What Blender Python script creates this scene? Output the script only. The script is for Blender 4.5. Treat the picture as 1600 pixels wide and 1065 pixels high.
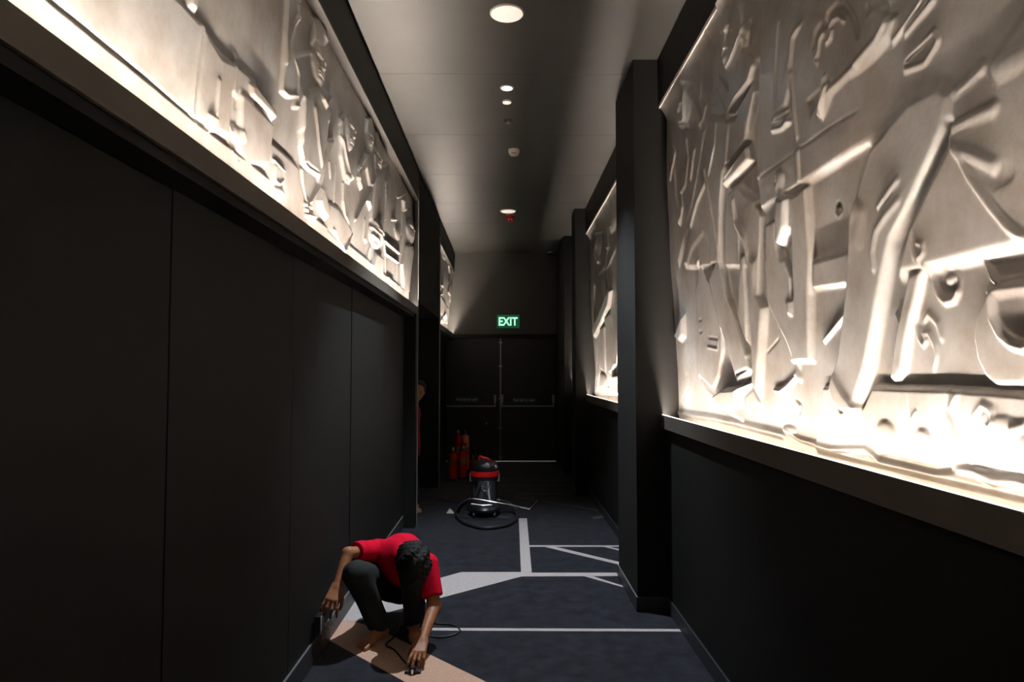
import bpy, bmesh, math, random
import numpy as np
from mathutils import Vector

for o in list(bpy.data.objects):
    bpy.data.objects.remove(o)
SC = bpy.context.scene
COL = SC.collection
random.seed(4)

# ------------------------------------------------------------------ camera, world, exposure
cam_d = bpy.data.cameras.new('camera')
cam_d.sensor_width = 36.0
cam_d.lens = 24.0
cam_d.clip_start = 0.05
cam = bpy.data.objects.new('camera', cam_d)
cam.location = (0, 0, 1.55)
cam.rotation_euler = (math.radians(90 + 2.657), 0, math.radians(-0.537))
COL.objects.link(cam)
SC.camera = cam
SC.view_settings.view_transform = 'Standard'
SC.view_settings.look = 'None'
SC.view_settings.exposure = 0.0
SC.view_settings.gamma = 1.0
SC.view_settings.use_curve_mapping = False
world = bpy.data.worlds.new('world')
SC.world = world
world.use_nodes = True
world.node_tree.nodes['Background'].inputs[0].default_value = (0.9, 0.9, 1.0, 1)
world.node_tree.nodes['Background'].inputs[1].default_value = 0.002
WARM = (1.0, 0.86, 0.73)
COOL = (0.84, 0.92, 1.0)
LED_RIGHT, LED_LEFT = 860.0, 600.0      # radiance of the light strips behind the ledges
SPOT_W = 430.0                         # the one ceiling spotlight that is on
ZC = 3.66                              # ceiling height
XL, XR = -0.908, 1.025                 # faces of the left and right light boxes

# ------------------------------------------------------------------ materials
def mat(name, col, rough=0.6, metal=0.0, emit=None, estr=0.0, noise=None, bump=None, spec=0.5, sheen=0.0, coat=0.0):
    """noise = (scale, colour2, low, high); bump = (scale, strength, distance)"""
    m = bpy.data.materials.new(name)
    m.use_nodes = True
    nt = m.node_tree
    b = nt.nodes['Principled BSDF']
    b.inputs['Base Color'].default_value = (*col, 1)
    b.inputs['Roughness'].default_value = rough
    b.inputs['Metallic'].default_value = metal
    b.inputs['Specular IOR Level'].default_value = spec
    if sheen:
        b.inputs['Sheen Weight'].default_value = sheen
    if coat:
        b.inputs['Coat Weight'].default_value = coat
        b.inputs['Coat Roughness'].default_value = 0.12
    if emit:
        b.inputs['Emission Color'].default_value = (*emit, 1)
        b.inputs['Emission Strength'].default_value = estr
    tc = nt.nodes.new('ShaderNodeTexCoord')
    if noise:
        n = nt.nodes.new('ShaderNodeTexNoise')
        n.inputs['Scale'].default_value = noise[0]
        n.inputs['Detail'].default_value = 6
        n.inputs['Roughness'].default_value = 0.62
        nt.links.new(tc.outputs['Object'], n.inputs['Vector'])
        r = nt.nodes.new('ShaderNodeValToRGB')
        r.color_ramp.elements[0].position = noise[2]
        r.color_ramp.elements[1].position = noise[3]
        r.color_ramp.elements[0].color = (*noise[1], 1)
        r.color_ramp.elements[1].color = (*col, 1)
        nt.links.new(n.outputs['Fac'], r.inputs['Fac'])
        nt.links.new(r.outputs['Color'], b.inputs['Base Color'])
    if bump:
        n2 = nt.nodes.new('ShaderNodeTexNoise')
        n2.inputs['Scale'].default_value = bump[0]
        n2.inputs['Detail'].default_value = 4
        nt.links.new(tc.outputs['Object'], n2.inputs['Vector'])
        bp = nt.nodes.new('ShaderNodeBump')
        bp.inputs['Strength'].default_value = bump[1]
        bp.inputs['Distance'].default_value = bump[2]
        nt.links.new(n2.outputs['Fac'], bp.inputs['Height'])
        nt.links.new(bp.outputs['Normal'], b.inputs['Normal'])
    return m

M = {
    'carpet': mat('carpet_navy', (0.027, 0.030, 0.042), 0.95, noise=(9, (0.008, 0.009, 0.013), 0.32, 0.68), bump=(420, 0.6, 0.004), spec=0.1, sheen=0.1),
    'stripe': mat('carpet_pale', (0.56, 0.52, 0.51), 0.95, noise=(55, (0.44, 0.40, 0.40), 0.3, 0.7), bump=(420, 0.5, 0.003), spec=0.1),
    'stripe_warm_lit': mat('carpet_warm_lit', (0.66, 0.43, 0.32), 0.95, noise=(55, (0.55, 0.35, 0.26), 0.3, 0.7), bump=(420, 0.5, 0.003), spec=0.1),  # pale carpet with the warm light's orange painted into its colour
    'stripe_grey': mat('carpet_grey', (0.10, 0.10, 0.11), 0.95, noise=(60, (0.07, 0.07, 0.08), 0.3, 0.7), spec=0.1),
    'stripe_violet': mat('carpet_violet', (0.05, 0.035, 0.12), 0.95, spec=0.1),
    'ceiling': mat('ceiling_grey', (0.072, 0.070, 0.065), 0.45, noise=(2.4, (0.062, 0.060, 0.055), 0.35, 0.65), bump=(90, 0.04, 0.002), spec=0.5),
    'ceiling_gap': mat('ceiling_joint', (0.03, 0.029, 0.027), 0.8),
    'fabric': mat('black_fabric', (0.0070, 0.0070, 0.0060), 0.65, noise=(300, (0.0045, 0.0045, 0.0038), 0.3, 0.7), bump=(700, 0.4, 0.001), spec=0.22),
    'fabric_warm': mat('charcoal_fabric', (0.0125, 0.0123, 0.0118), 0.85, noise=(240, (0.008, 0.0078, 0.0075), 0.3, 0.7), bump=(600, 0.5, 0.001), spec=0.2),
    'back_wall': mat('grey_wall', (0.085, 0.083, 0.076), 0.8, noise=(30, (0.072, 0.070, 0.064), 0.3, 0.7), spec=0.2),
    'black_paint': mat('black_paint', (0.008, 0.008, 0.0075), 0.55, spec=0.2),
    'ledge': mat('ledge_paint', (0.10, 0.088, 0.072), 0.5, noise=(8, (0.085, 0.073, 0.06), 0.3, 0.7)),
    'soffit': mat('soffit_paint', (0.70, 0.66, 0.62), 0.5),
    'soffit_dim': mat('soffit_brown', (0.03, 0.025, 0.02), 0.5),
    'trough': mat('trough_white', (0.72, 0.68, 0.62), 0.6),
    'skirt': mat('skirting', (0.030, 0.031, 0.034), 0.45),
    'skirt_edge': mat('skirting_edge', (0.24, 0.25, 0.27), 0.35, 0.4),
    'steel': mat('brushed_steel', (0.42, 0.41, 0.39), 0.35, 0.9),
    'steel_dull': mat('dull_steel', (0.36, 0.35, 0.33), 0.5, 0.5),
    'chrome': mat('chrome', (0.80, 0.80, 0.82), 0.12, 1.0),
    'door': mat('door_black', (0.010, 0.010, 0.009), 0.5, noise=(6, (0.008, 0.008, 0.007), 0.3, 0.7)),
    'white': mat('white_plastic', (0.88, 0.82, 0.76), 0.45),
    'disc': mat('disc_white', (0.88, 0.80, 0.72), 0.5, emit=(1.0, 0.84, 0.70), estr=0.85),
    'red_plastic': mat('red_plastic', (0.75, 0.012, 0.012), 0.35),
    'black_plastic': mat('black_plastic', (0.012, 0.012, 0.014), 0.35),
    'rubber': mat('black_rubber', (0.018, 0.018, 0.019), 0.6),
    'ext_red': mat('extinguisher_red', (0.55, 0.022, 0.012), 0.25, coat=0.4),
    'ext_lit': mat('extinguisher_lit_orange', (0.80, 0.17, 0.075), 0.3, coat=0.3),  # brighter orange base; the stronger light on it is in the colour
    'brass': mat('brass', (0.55, 0.36, 0.12), 0.35, 0.9),
    'label': mat('label_print', (0.20, 0.10, 0.02), 0.6),
    'paper': mat('scrap_paper', (0.6, 0.57, 0.53), 0.8),
    'skin': mat('skin', (0.40, 0.165, 0.075), 0.5, noise=(24, (0.34, 0.135, 0.06), 0.3, 0.7), spec=0.4),
    'shirt': mat('red_shirt', (0.70, 0.006, 0.036), 0.85, noise=(40, (0.60, 0.005, 0.028), 0.3, 0.7), bump=(500, 0.3, 0.001), spec=0.08),
    'shirt_dull': mat('maroon_shirt', (0.22, 0.010, 0.018), 0.8, bump=(500, 0.3, 0.001), spec=0.2),
    'trousers': mat('dark_trousers', (0.030, 0.034, 0.034), 0.85, noise=(60, (0.022, 0.025, 0.025), 0.3, 0.7), bump=(300, 0.3, 0.001), spec=0.2),
    'hair': mat('black_hair', (0.005, 0.0045, 0.0045), 0.6, bump=(160, 0.9, 0.006), spec=0.3),
    'exit_green': mat('exit_panel', (0.01, 0.10, 0.05), 0.4, emit=(0.01, 0.14, 0.06), estr=0.35),
    'exit_text': mat('exit_letters', (0.7, 0.9, 0.8), 0.4, emit=(0.42, 1.0, 0.70), estr=1.1),
    'push_green': mat('push_sign', (0.010, 0.045, 0.020), 0.5),
    'push_text': mat('push_letters', (0.50, 0.58, 0.52), 0.5),
    'led': mat('led_diffuser', (0.9, 0.85, 0.8), 0.5, emit=WARM, estr=LED_RIGHT),
    'led_left': mat('led_diffuser_left', (0.9, 0.85, 0.8), 0.5, emit=WARM, estr=LED_LEFT),
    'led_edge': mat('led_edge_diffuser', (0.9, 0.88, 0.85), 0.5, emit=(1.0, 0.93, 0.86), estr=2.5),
    'lens': mat('spot_lens', (0.9, 0.95, 1.0), 0.3, emit=(0.8, 0.9, 1.0), estr=30.0),
}
def relief_mat():
    m = mat('cast_relief', (0.70, 0.68, 0.66), 0.33, 0.62, spec=0.6)
    nt = m.node_tree
    b = nt.nodes['Principled BSDF']
    tc = nt.nodes.new('ShaderNodeTexCoord')
    def noise(sc, det, rough=0.6):
        n = nt.nodes.new('ShaderNodeTexNoise')
        n.inputs['Scale'].default_value = sc
        n.inputs['Detail'].default_value = det
        n.inputs['Roughness'].default_value = rough
        nt.links.new(tc.outputs['Object'], n.inputs['Vector'])
        return n
    a = noise(3.2, 7, 0.66)
    r = nt.nodes.new('ShaderNodeValToRGB')
    r.color_ramp.elements[0].position = 0.36
    r.color_ramp.elements[0].color = (0.53, 0.475, 0.425, 1)
    r.color_ramp.elements[1].position = 0.62
    r.color_ramp.elements[1].color = (0.74, 0.72, 0.70, 1)
    nt.links.new(a.outputs['Fac'], r.inputs['Fac'])
    nt.links.new(r.outputs['Color'], b.inputs['Base Color'])
    c = noise(45, 5)
    bp = nt.nodes.new('ShaderNodeBump')
    bp.inputs['Strength'].default_value = 0.22
    bp.inputs['Distance'].default_value = 0.004
    nt.links.new(c.outputs['Fac'], bp.inputs['Height'])
    nt.links.new(bp.outputs['Normal'], b.inputs['Normal'])
    return m
M['relief'] = relief_mat()

# ------------------------------------------------------------------ object helpers
def wloc(o):
    v = Vector((0, 0, 0))
    while o is not None:
        v += o.location
        o = o.parent
    return v

def tag(o, label=None, cat=None, group=None, kind=None):
    if label: o['label'] = label
    if cat: o['category'] = cat
    if group: o['group'] = group
    if kind: o['kind'] = kind
    return o

def thing(name, loc, label, cat, group=None):
    o = bpy.data.objects.new(name, None)
    o.empty_display_size = 0.1
    o.location = loc
    COL.objects.link(o)
    return tag(o, label, cat, group)

class MB:
    """collects shapes given in world metres and links them as one mesh object"""
    def __init__(self):
        self.v, self.f = [], []
    def add(self, v, f):
        n = len(self.v)
        self.v += [tuple(p) for p in v]
        self.f += [tuple(i + n for i in q) for q in f]
        return self
    def box(self, x0, x1, y0, y1, z0, z1):
        v = [(x0, y0, z0), (x1, y0, z0), (x1, y1, z0), (x0, y1, z0), (x0, y0, z1), (x1, y0, z1), (x1, y1, z1), (x0, y1, z1)]
        return self.add(v, [(3, 2, 1, 0), (4, 5, 6, 7), (0, 1, 5, 4), (1, 2, 6, 5), (2, 3, 7, 6), (3, 0, 4, 7)])
    def prism(self, pts, z0, z1):
        area = sum(pts[i][0] * pts[(i + 1) % len(pts)][1] - pts[(i + 1) % len(pts)][0] * pts[i][1] for i in range(len(pts)))
        if area < 0: pts = pts[::-1]
        n = len(pts)
        v = [(x, y, z0) for x, y in pts] + [(x, y, z1) for x, y in pts]
        f = [tuple(range(n - 1, -1, -1)), tuple(range(n, 2 * n))] + [(i, (i + 1) % n, n + (i + 1) % n, n + i) for i in range(n)]
        return self.add(v, f)
    def lathe(self, c, prof, n=32, axis='z'):
        v, f = [], []
        for r, h in prof:
            for k in range(n):
                a = 2 * math.pi * k / n
                p = (r * math.cos(a), r * math.sin(a), h)
                if axis == 'y': p = (p[0], -h, p[1])
                if axis == 'x': p = (h, p[0], p[1])
                v.append((c[0] + p[0], c[1] + p[1], c[2] + p[2]))
        for j in range(len(prof) - 1):
            for k in range(n):
                a, b = j * n + k, j * n + (k + 1) % n
                f.append((a, b, b + n, a + n))
        f.append(tuple(range(n - 1, -1, -1)))
        f.append(tuple(range((len(prof) - 1) * n, len(prof) * n)))
        return self.add(v, f)
    def tube(self, pts, r, n=10, smooth=0, closed_ends=True):
        P = [Vector(p) for p in pts]
        if smooth:
            Q = []
            for i in range(len(P) - 1):
                p0, p1, p2, p3 = P[max(i - 1, 0)], P[i], P[i + 1], P[min(i + 2, len(P) - 1)]
                for k in range(smooth):
                    t = k / smooth
                    Q.append(0.5 * ((2 * p1) + (p2 - p0) * t + (2 * p0 - 5 * p1 + 4 * p2 - p3) * t * t + (3 * p1 - p0 - 3 * p2 + p3) * t ** 3))
            Q.append(P[-1])
            P = Q
        v, f = [], []
        up = Vector((0, 0, 1))
        for i, p in enumerate(P):
            d = (P[min(i + 1, len(P) - 1)] - P[max(i - 1, 0)]).normalized()
            if i == 0:
                s = d.cross(up if abs(d.z) < 0.9 else Vector((1, 0, 0))).normalized()
            else:
                s = (s - d * s.dot(d)).normalized()
            t = d.cross(s)
            rr = r(i / (len(P) - 1)) if callable(r) else r
            for k in range(n):
                a = 2 * math.pi * k / n
                v.append(p + s * (math.cos(a) * rr) + t * (math.sin(a) * rr))
        for i in range(len(P) - 1):
            for k in range(n):
                a, b = i * n + k, i * n + (k + 1) % n
                f.append((a, a + n, b + n, b))
        if closed_ends:
            f.append(tuple(range(n)))
            f.append(tuple(range(len(P) * n - 1, (len(P) - 1) * n - 1, -1)))
        return self.add(v, f)
    def build(self, name, m, parent=None, loc=None, bevel=0.0, smooth=False, kind=None):
        if parent is not None:
            off = wloc(parent)
        else:
            off = Vector(loc) if loc else Vector((0, 0, 0))
        me = bpy.data.meshes.new(name)
        me.from_pydata([(p[0] - off.x, p[1] - off.y, p[2] - off.z) for p in self.v], [], self.f)
        if bevel:
            bm = bmesh.new(); bm.from_mesh(me)
            bmesh.ops.bevel(bm, geom=bm.edges[:], offset=bevel, segments=2, affect='EDGES', profile=0.6)
            bm.to_mesh(me); bm.free()
        if smooth:
            for p in me.polygons: p.use_smooth = True
            try: me.set_sharp_from_angle(angle=math.radians(40))
            except Exception: pass
        me.materials.append(m)
        o = bpy.data.objects.new(name, me)
        COL.objects.link(o)
        if parent is not None: o.parent = parent
        elif loc: o.location = loc
        if kind: o['kind'] = kind
        return o

def struct(name, mb, m, parent=None, bevel=0.0):
    return mb.build(name, m, parent, bevel=bevel, kind='structure' if parent is None else None)

def text_mesh(name, body, size, m, parent, center, depth=0.002, width=None, bold=0.0):
    """lettering facing -Y (towards the corridor), centred at a world point"""
    cu = bpy.data.curves.new('lettering', 'FONT')
    cu.body = body; cu.size = size; cu.align_x = 'CENTER'; cu.align_y = 'CENTER'; cu.extrude = depth; cu.offset = bold
    t = bpy.data.objects.new('lettering_curve', cu)
    COL.objects.link(t)
    dg = bpy.context.evaluated_depsgraph_get()
    me = bpy.data.meshes.new_from_object(t.evaluated_get(dg))
    bpy.data.objects.remove(t)
    off = wloc(parent)
    xs = [v.co.x for v in me.vertices]; ys = [v.co.y for v in me.vertices]
    mx, my = (min(xs) + max(xs)) / 2, (min(ys) + max(ys)) / 2
    s = width / (max(xs) - min(xs)) if width else 1
    for v in me.vertices:
        v.co = ((v.co.x - mx) * s + center[0] - off.x, -v.co.z + center[1] - off.y, (v.co.y - my) + center[2] - off.z)
    # one object per letter
    par = list(range(len(me.vertices)))
    def find(a):
        while par[a] != a:
            par[a] = par[par[a]]; a = par[a]
        return a
    for p in me.polygons:
        r0 = find(p.vertices[0])
        for q in p.vertices[1:]: par[find(q)] = r0
    first = {}
    for v in me.vertices:                      # front and back outlines that share a place belong together
        key = (round(v.co.x, 5), round(v.co.z, 5))
        if key in first: par[find(v.index)] = find(first[key])
        else: first[key] = v.index
    groups = {}
    for p in me.polygons: groups.setdefault(find(p.vertices[0]), []).append(p)
    boxes = {k: (min(me.vertices[i].co.x for p in g for i in p.vertices), max(me.vertices[i].co.x for p in g for i in p.vertices)) for k, g in groups.items()}
    for k in sorted(groups, key=lambda k: boxes[k][0]):
        ids, vs, fs = {}, [], []
        for p in groups[k]:
            f = []
            for i in p.vertices:
                if i not in ids:
                    ids[i] = len(vs); vs.append(tuple(me.vertices[i].co))
                f.append(ids[i])
            fs.append(f)
        lm = bpy.data.meshes.new(name); lm.from_pydata(vs, [], fs); lm.materials.append(m)
        o = bpy.data.objects.new(name, lm); COL.objects.link(o); o.parent = parent

# ------------------------------------------------------------------ floor and carpet pattern
floor = struct('floor', MB().box(-2.3, 1.4, -2.0, 12.0, -0.1, 0.0), M['carpet'])
STRIPES = [
    ('stripe', [(-0.56, 4.231), (1.055, 4.196), (1.054, 4.155), (-0.56, 4.189)]),
    ('stripe', [(-0.344, 5.393), (0.117, 5.389), (0.204, 5.371), (0.862, 5.364), (0.862, 5.276), (0.123, 5.273), (0.049, 5.211), (-0.461, 4.77), (-0.808, 4.456), (-0.933, 4.34), (-1.028, 4.363), (-1.028, 4.70), (-0.859, 4.911), (-0.494, 5.239)]),
    ('stripe', [(0.141, 7.348), (0.228, 7.347), (0.204, 5.373), (0.12, 5.391)]),
    ('stripe', [(0.214, 6.212), (1.021, 6.199), (1.014, 6.154), (0.212, 6.157)]),
    ('stripe', [(0.349, 6.155), (0.446, 6.155), (0.935, 5.661), (0.922, 5.584)]),
    ('stripe', [(0.877, 6.152), (0.916, 6.152), (1.001, 6.075), (0.992, 6.023)]),
    ('stripe', [(0.599, 5.274), (0.664, 5.274), (0.857, 5.036), (0.852, 5.006)]),
    ('stripe_warm_lit', [(-1.029, 4.051), (-1.029, 4.361), (-0.933, 4.338), (-0.737, 4.18), (-0.422, 3.842), (-0.106, 3.511), (0.31, 3.076), (0.52, 2.86), (0.13, 2.86), (-0.084, 3.08), (-0.514, 3.515)]),
    ('stripe_grey', [(-0.11, 9.962), (0.983, 9.951), (0.974, 9.878), (-0.109, 9.888)]),
    ('stripe_grey', [(-0.106, 9.563), (0.914, 9.532), (0.94, 9.366), (0.696, 9.458), (-0.106, 9.50)]),
    ('stripe_grey', [(-0.905, 9.754), (-0.495, 9.37), (-0.491, 9.302), (-0.897, 9.68)]),
    ('stripe_grey', [(-0.123, 8.91), (1.055, 7.80), (1.055, 7.72), (-0.122, 8.84)]),
    ('stripe_grey', [(0.108, 8.866), (0.874, 8.859), (0.866, 8.795), (0.107, 8.802)]),
    ('stripe_grey', [(0.928, 7.395), (1.055, 7.49), (1.055, 7.38), (0.936, 7.299)]),
    ('stripe_violet', [(-1.007, 8.689), (-0.524, 8.199), (-0.519, 8.121), (-0.996, 8.601)]),
    ('stripe_violet', [(-1.146, 9.088), (-0.994, 9.151), (-0.983, 9.072), (-1.134, 9.001)]),
    ('stripe_violet', [(-1.001, 8.125), (-0.554, 8.082), (-0.549, 8.015), (-0.991, 8.058)]),
    ('stripe_grey', [(-0.083, 7.503), (0.035, 7.404), (0.035, 7.349), (-0.082, 7.447)]),
]
for mname, pts in STRIPES:
    MB().prism(pts, -0.003, 0.0022).build('carpet_stripe', M[mname], floor)

# ------------------------------------------------------------------ ceiling
ceiling = struct('ceiling', MB().box(-1.3, 1.45, -2.0, 12.3, ZC + 0.012, ZC + 0.1), M['ceiling_gap'])
ys = [-2.0, -1.27, -0.05, 1.17, 2.37, 3.55, 4.739, 5.974, 7.205, 8.398, 9.575, 10.8, 12.0]
for a, b in zip(ys[:-1], ys[1:]):
    MB().box(-1.0, 1.3, a + 0.0015, b - 0.0015, ZC, ZC + 0.0125).build('ceiling_panel', M['ceiling'], ceiling, bevel=0.001)

# ------------------------------------------------------------------ walls
wl = struct('wall_left', MB().box(-1.15, -1.055, -2.0, 6.9, 0.0, 2.12), M['black_paint'])
seams = [-2.0, -0.43, 0.83, 2.095, 3.306, 4.559, 5.804, 6.9]
for i, (a, b) in enumerate(zip(seams[:-1], seams[1:])):
    tilt = (0.0, 0.004, 0.0, 0.003, 0.001, 0.004, 0.0)[i]
    mb = MB()
    x = -1.03
    mb.add([(x - 0.024, a + 0.0008, 0.1), (x + tilt, a + 0.0008, 0.1), (x, b - 0.0008, 0.1), (x - 0.024, b - 0.0008, 0.1),
            (x - 0.024, a + 0.0008, 2.115), (x + tilt, a + 0.0008, 2.115), (x, b - 0.0008, 2.115), (x - 0.024, b - 0.0008, 2.115)],
           [(3, 2, 1, 0), (4, 5, 6, 7), (0, 1, 5, 4), (1, 2, 6, 5), (2, 3, 7, 6), (3, 0, 4, 7)])
    mb.build('wall_panel', M['fabric'], wl, bevel=0.0007)
# structural shell behind the light box, pier over the side opening, jambs
struct('wall_left_upper', MB().box(-1.32, -1.2, -2.0, 7.05, 2.12, ZC + 0.02), M['black_paint'])
wp = struct('wall_pier', MB().box(-1.2, XL, 7.05, 9.36, 2.285, ZC), M['fabric_warm'])
MB().box(-1.32, -1.2, 7.05, 12.0, 2.4, ZC + 0.02).build('shell', M['black_paint'], wp)
jb = struct('trim_21', MB().box(-1.2, XL, 6.9, 7.05, 0.0, 2.147), M['black_paint'])
MB().box(-1.2, XL, 7.035, 7.05, 2.147, ZC).build('jamb_top', M['black_paint'], jb)
wl2 = struct('wall_left_far', MB().box(-1.15, -1.05, 9.42, 12.0, 0.0, 2.14), M['fabric_warm'])
MB().box(-1.2, XL, 9.30, 9.42, 0.0, 2.285).build('jamb', M['black_paint'], wl2)
# the recess behind the side opening
wrec = struct('wall_recess', MB().box(-2.3, -2.2, 6.0, 10.4, 0.0, 2.5), M['black_paint'])
MB().box(-2.2, -1.15, 6.8, 6.9, 0.0, 2.5).build('recess_wall', M['black_paint'], wrec)
MB().box(-2.2, -1.15, 9.42, 9.5, 0.0, 2.5).build('recess_wall', M['black_paint'], wrec)
MB().box(-2.2, -1.2, 6.9, 9.42, 2.4, 2.5).build('recess_wall', M['black_paint'], wrec)
# metal edge strips of the opening
t1 = struct('trim_1', MB().box(XL - 0.012, XL + 0.005, 7.043, 7.056, 0.0, 3.45), M['steel_dull'])
t2 = struct('trim_2', MB().box(XL - 0.012, XL + 0.012, 9.345, 9.37, 0.0, 3.42), M['steel_dull'])

wr = struct('wall_right', MB().box(1.062, 1.18, -2.0, 12.0, 0.0, 1.19), M['fabric'])
MB().box(1.24, 1.36, -2.0, 12.0, 1.19, ZC + 0.02).build('shell', M['black_paint'], wr)
MB().box(0.859, 1.3, 4.506, 5.24, 0.0, ZC).build('column', M['fabric_warm'], wr, bevel=0.004)
MB().box(0.889, 1.3, 8.69, 9.12, 0.0, ZC).build('column', M['fabric_warm'], wr, bevel=0.004)
MB().box(0.90, 1.3, 10.45, 12.0, 0.0, ZC).build('column', M['fabric_warm'], wr, bevel=0.004)

wb = struct('wall_back', MB().box(-1.2, 1.4, 12.0, 12.15, 2.165, ZC + 0.02), M['back_wall'])
MB().box(-1.3, -1.041, 12.0, 12.15, 0.0, 2.165).build('wall_panel', M['black_paint'], wb)
MB().box(0.879, 1.4, 12.0, 12.15, 0.0, 2.165).build('wall_panel', M['black_paint'], wb)
MB().box(-1.06, 0.9, 11.94, 12.0, 2.165, 2.225).build('door_head', M['black_paint'], wb)
wf = struct('wall_front', MB().box(-1.3, 1.4, -2.1, -2.0, 0.0, ZC + 0.02), M['fabric'])

# skirting
bl = struct('baseboard_left', MB().box(-1.034, -1.020, -2.0, 6.9, 0.0, 0.118), M['skirt'])
MB().box(-1.034, -1.019, -2.0, 6.9, 0.118, 0.123).build('edge_strip', M['skirt_edge'], bl)
br = struct('baseboard_right', MB().box(1.052, 1.064, -2.0, 4.506, 0.0, 0.092), M['skirt'])
MB().box(1.052, 1.064, 5.24, 8.69, 0.0, 0.092).build('skirting_length', M['skirt'], br)
MB().box(1.052, 1.064, 9.12, 10.45, 0.0, 0.092).build('skirting_length', M['skirt'], br)
MB().box(0.851, 0.860, 4.497, 5.248, 0.0, 0.092).build('skirting_length', M['skirt'], br)
MB().box(0.850, 0.860, 4.497, 5.248, 0.092, 0.096).build('edge_strip', M['skirt_edge'], br)
MB().box(0.860, 1.052, 4.497, 4.507, 0.0, 0.094).build('skirting_length', M['skirt'], br)
MB().box(0.881, 0.890, 8.682, 9.13, 0.0, 0.092).build('skirting_length', M['skirt'], br)

# fascias over the light boxes (dark boards up to the ceiling with a soffit below)
n = 3
for side, y0, y1 in (('l', -2.0, 7.035), ('l', 9.37, 12.0), ('r', -2.0, 4.506), ('r', 5.24, 8.69), ('r', 9.12, 10.45)):
    if side == 'l':
        fo = struct('trim_%d' % n, MB().box(-1.2, XL, y0, y1, 3.352, ZC), M['black_paint'])
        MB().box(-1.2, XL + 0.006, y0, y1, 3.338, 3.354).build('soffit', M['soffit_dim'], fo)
    else:
        fo = struct('trim_%d' % n, MB().box(XR, 1.24, y0, y1, 3.345, ZC), M['black_paint'])
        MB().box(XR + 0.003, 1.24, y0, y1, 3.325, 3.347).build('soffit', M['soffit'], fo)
    n += 1

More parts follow.
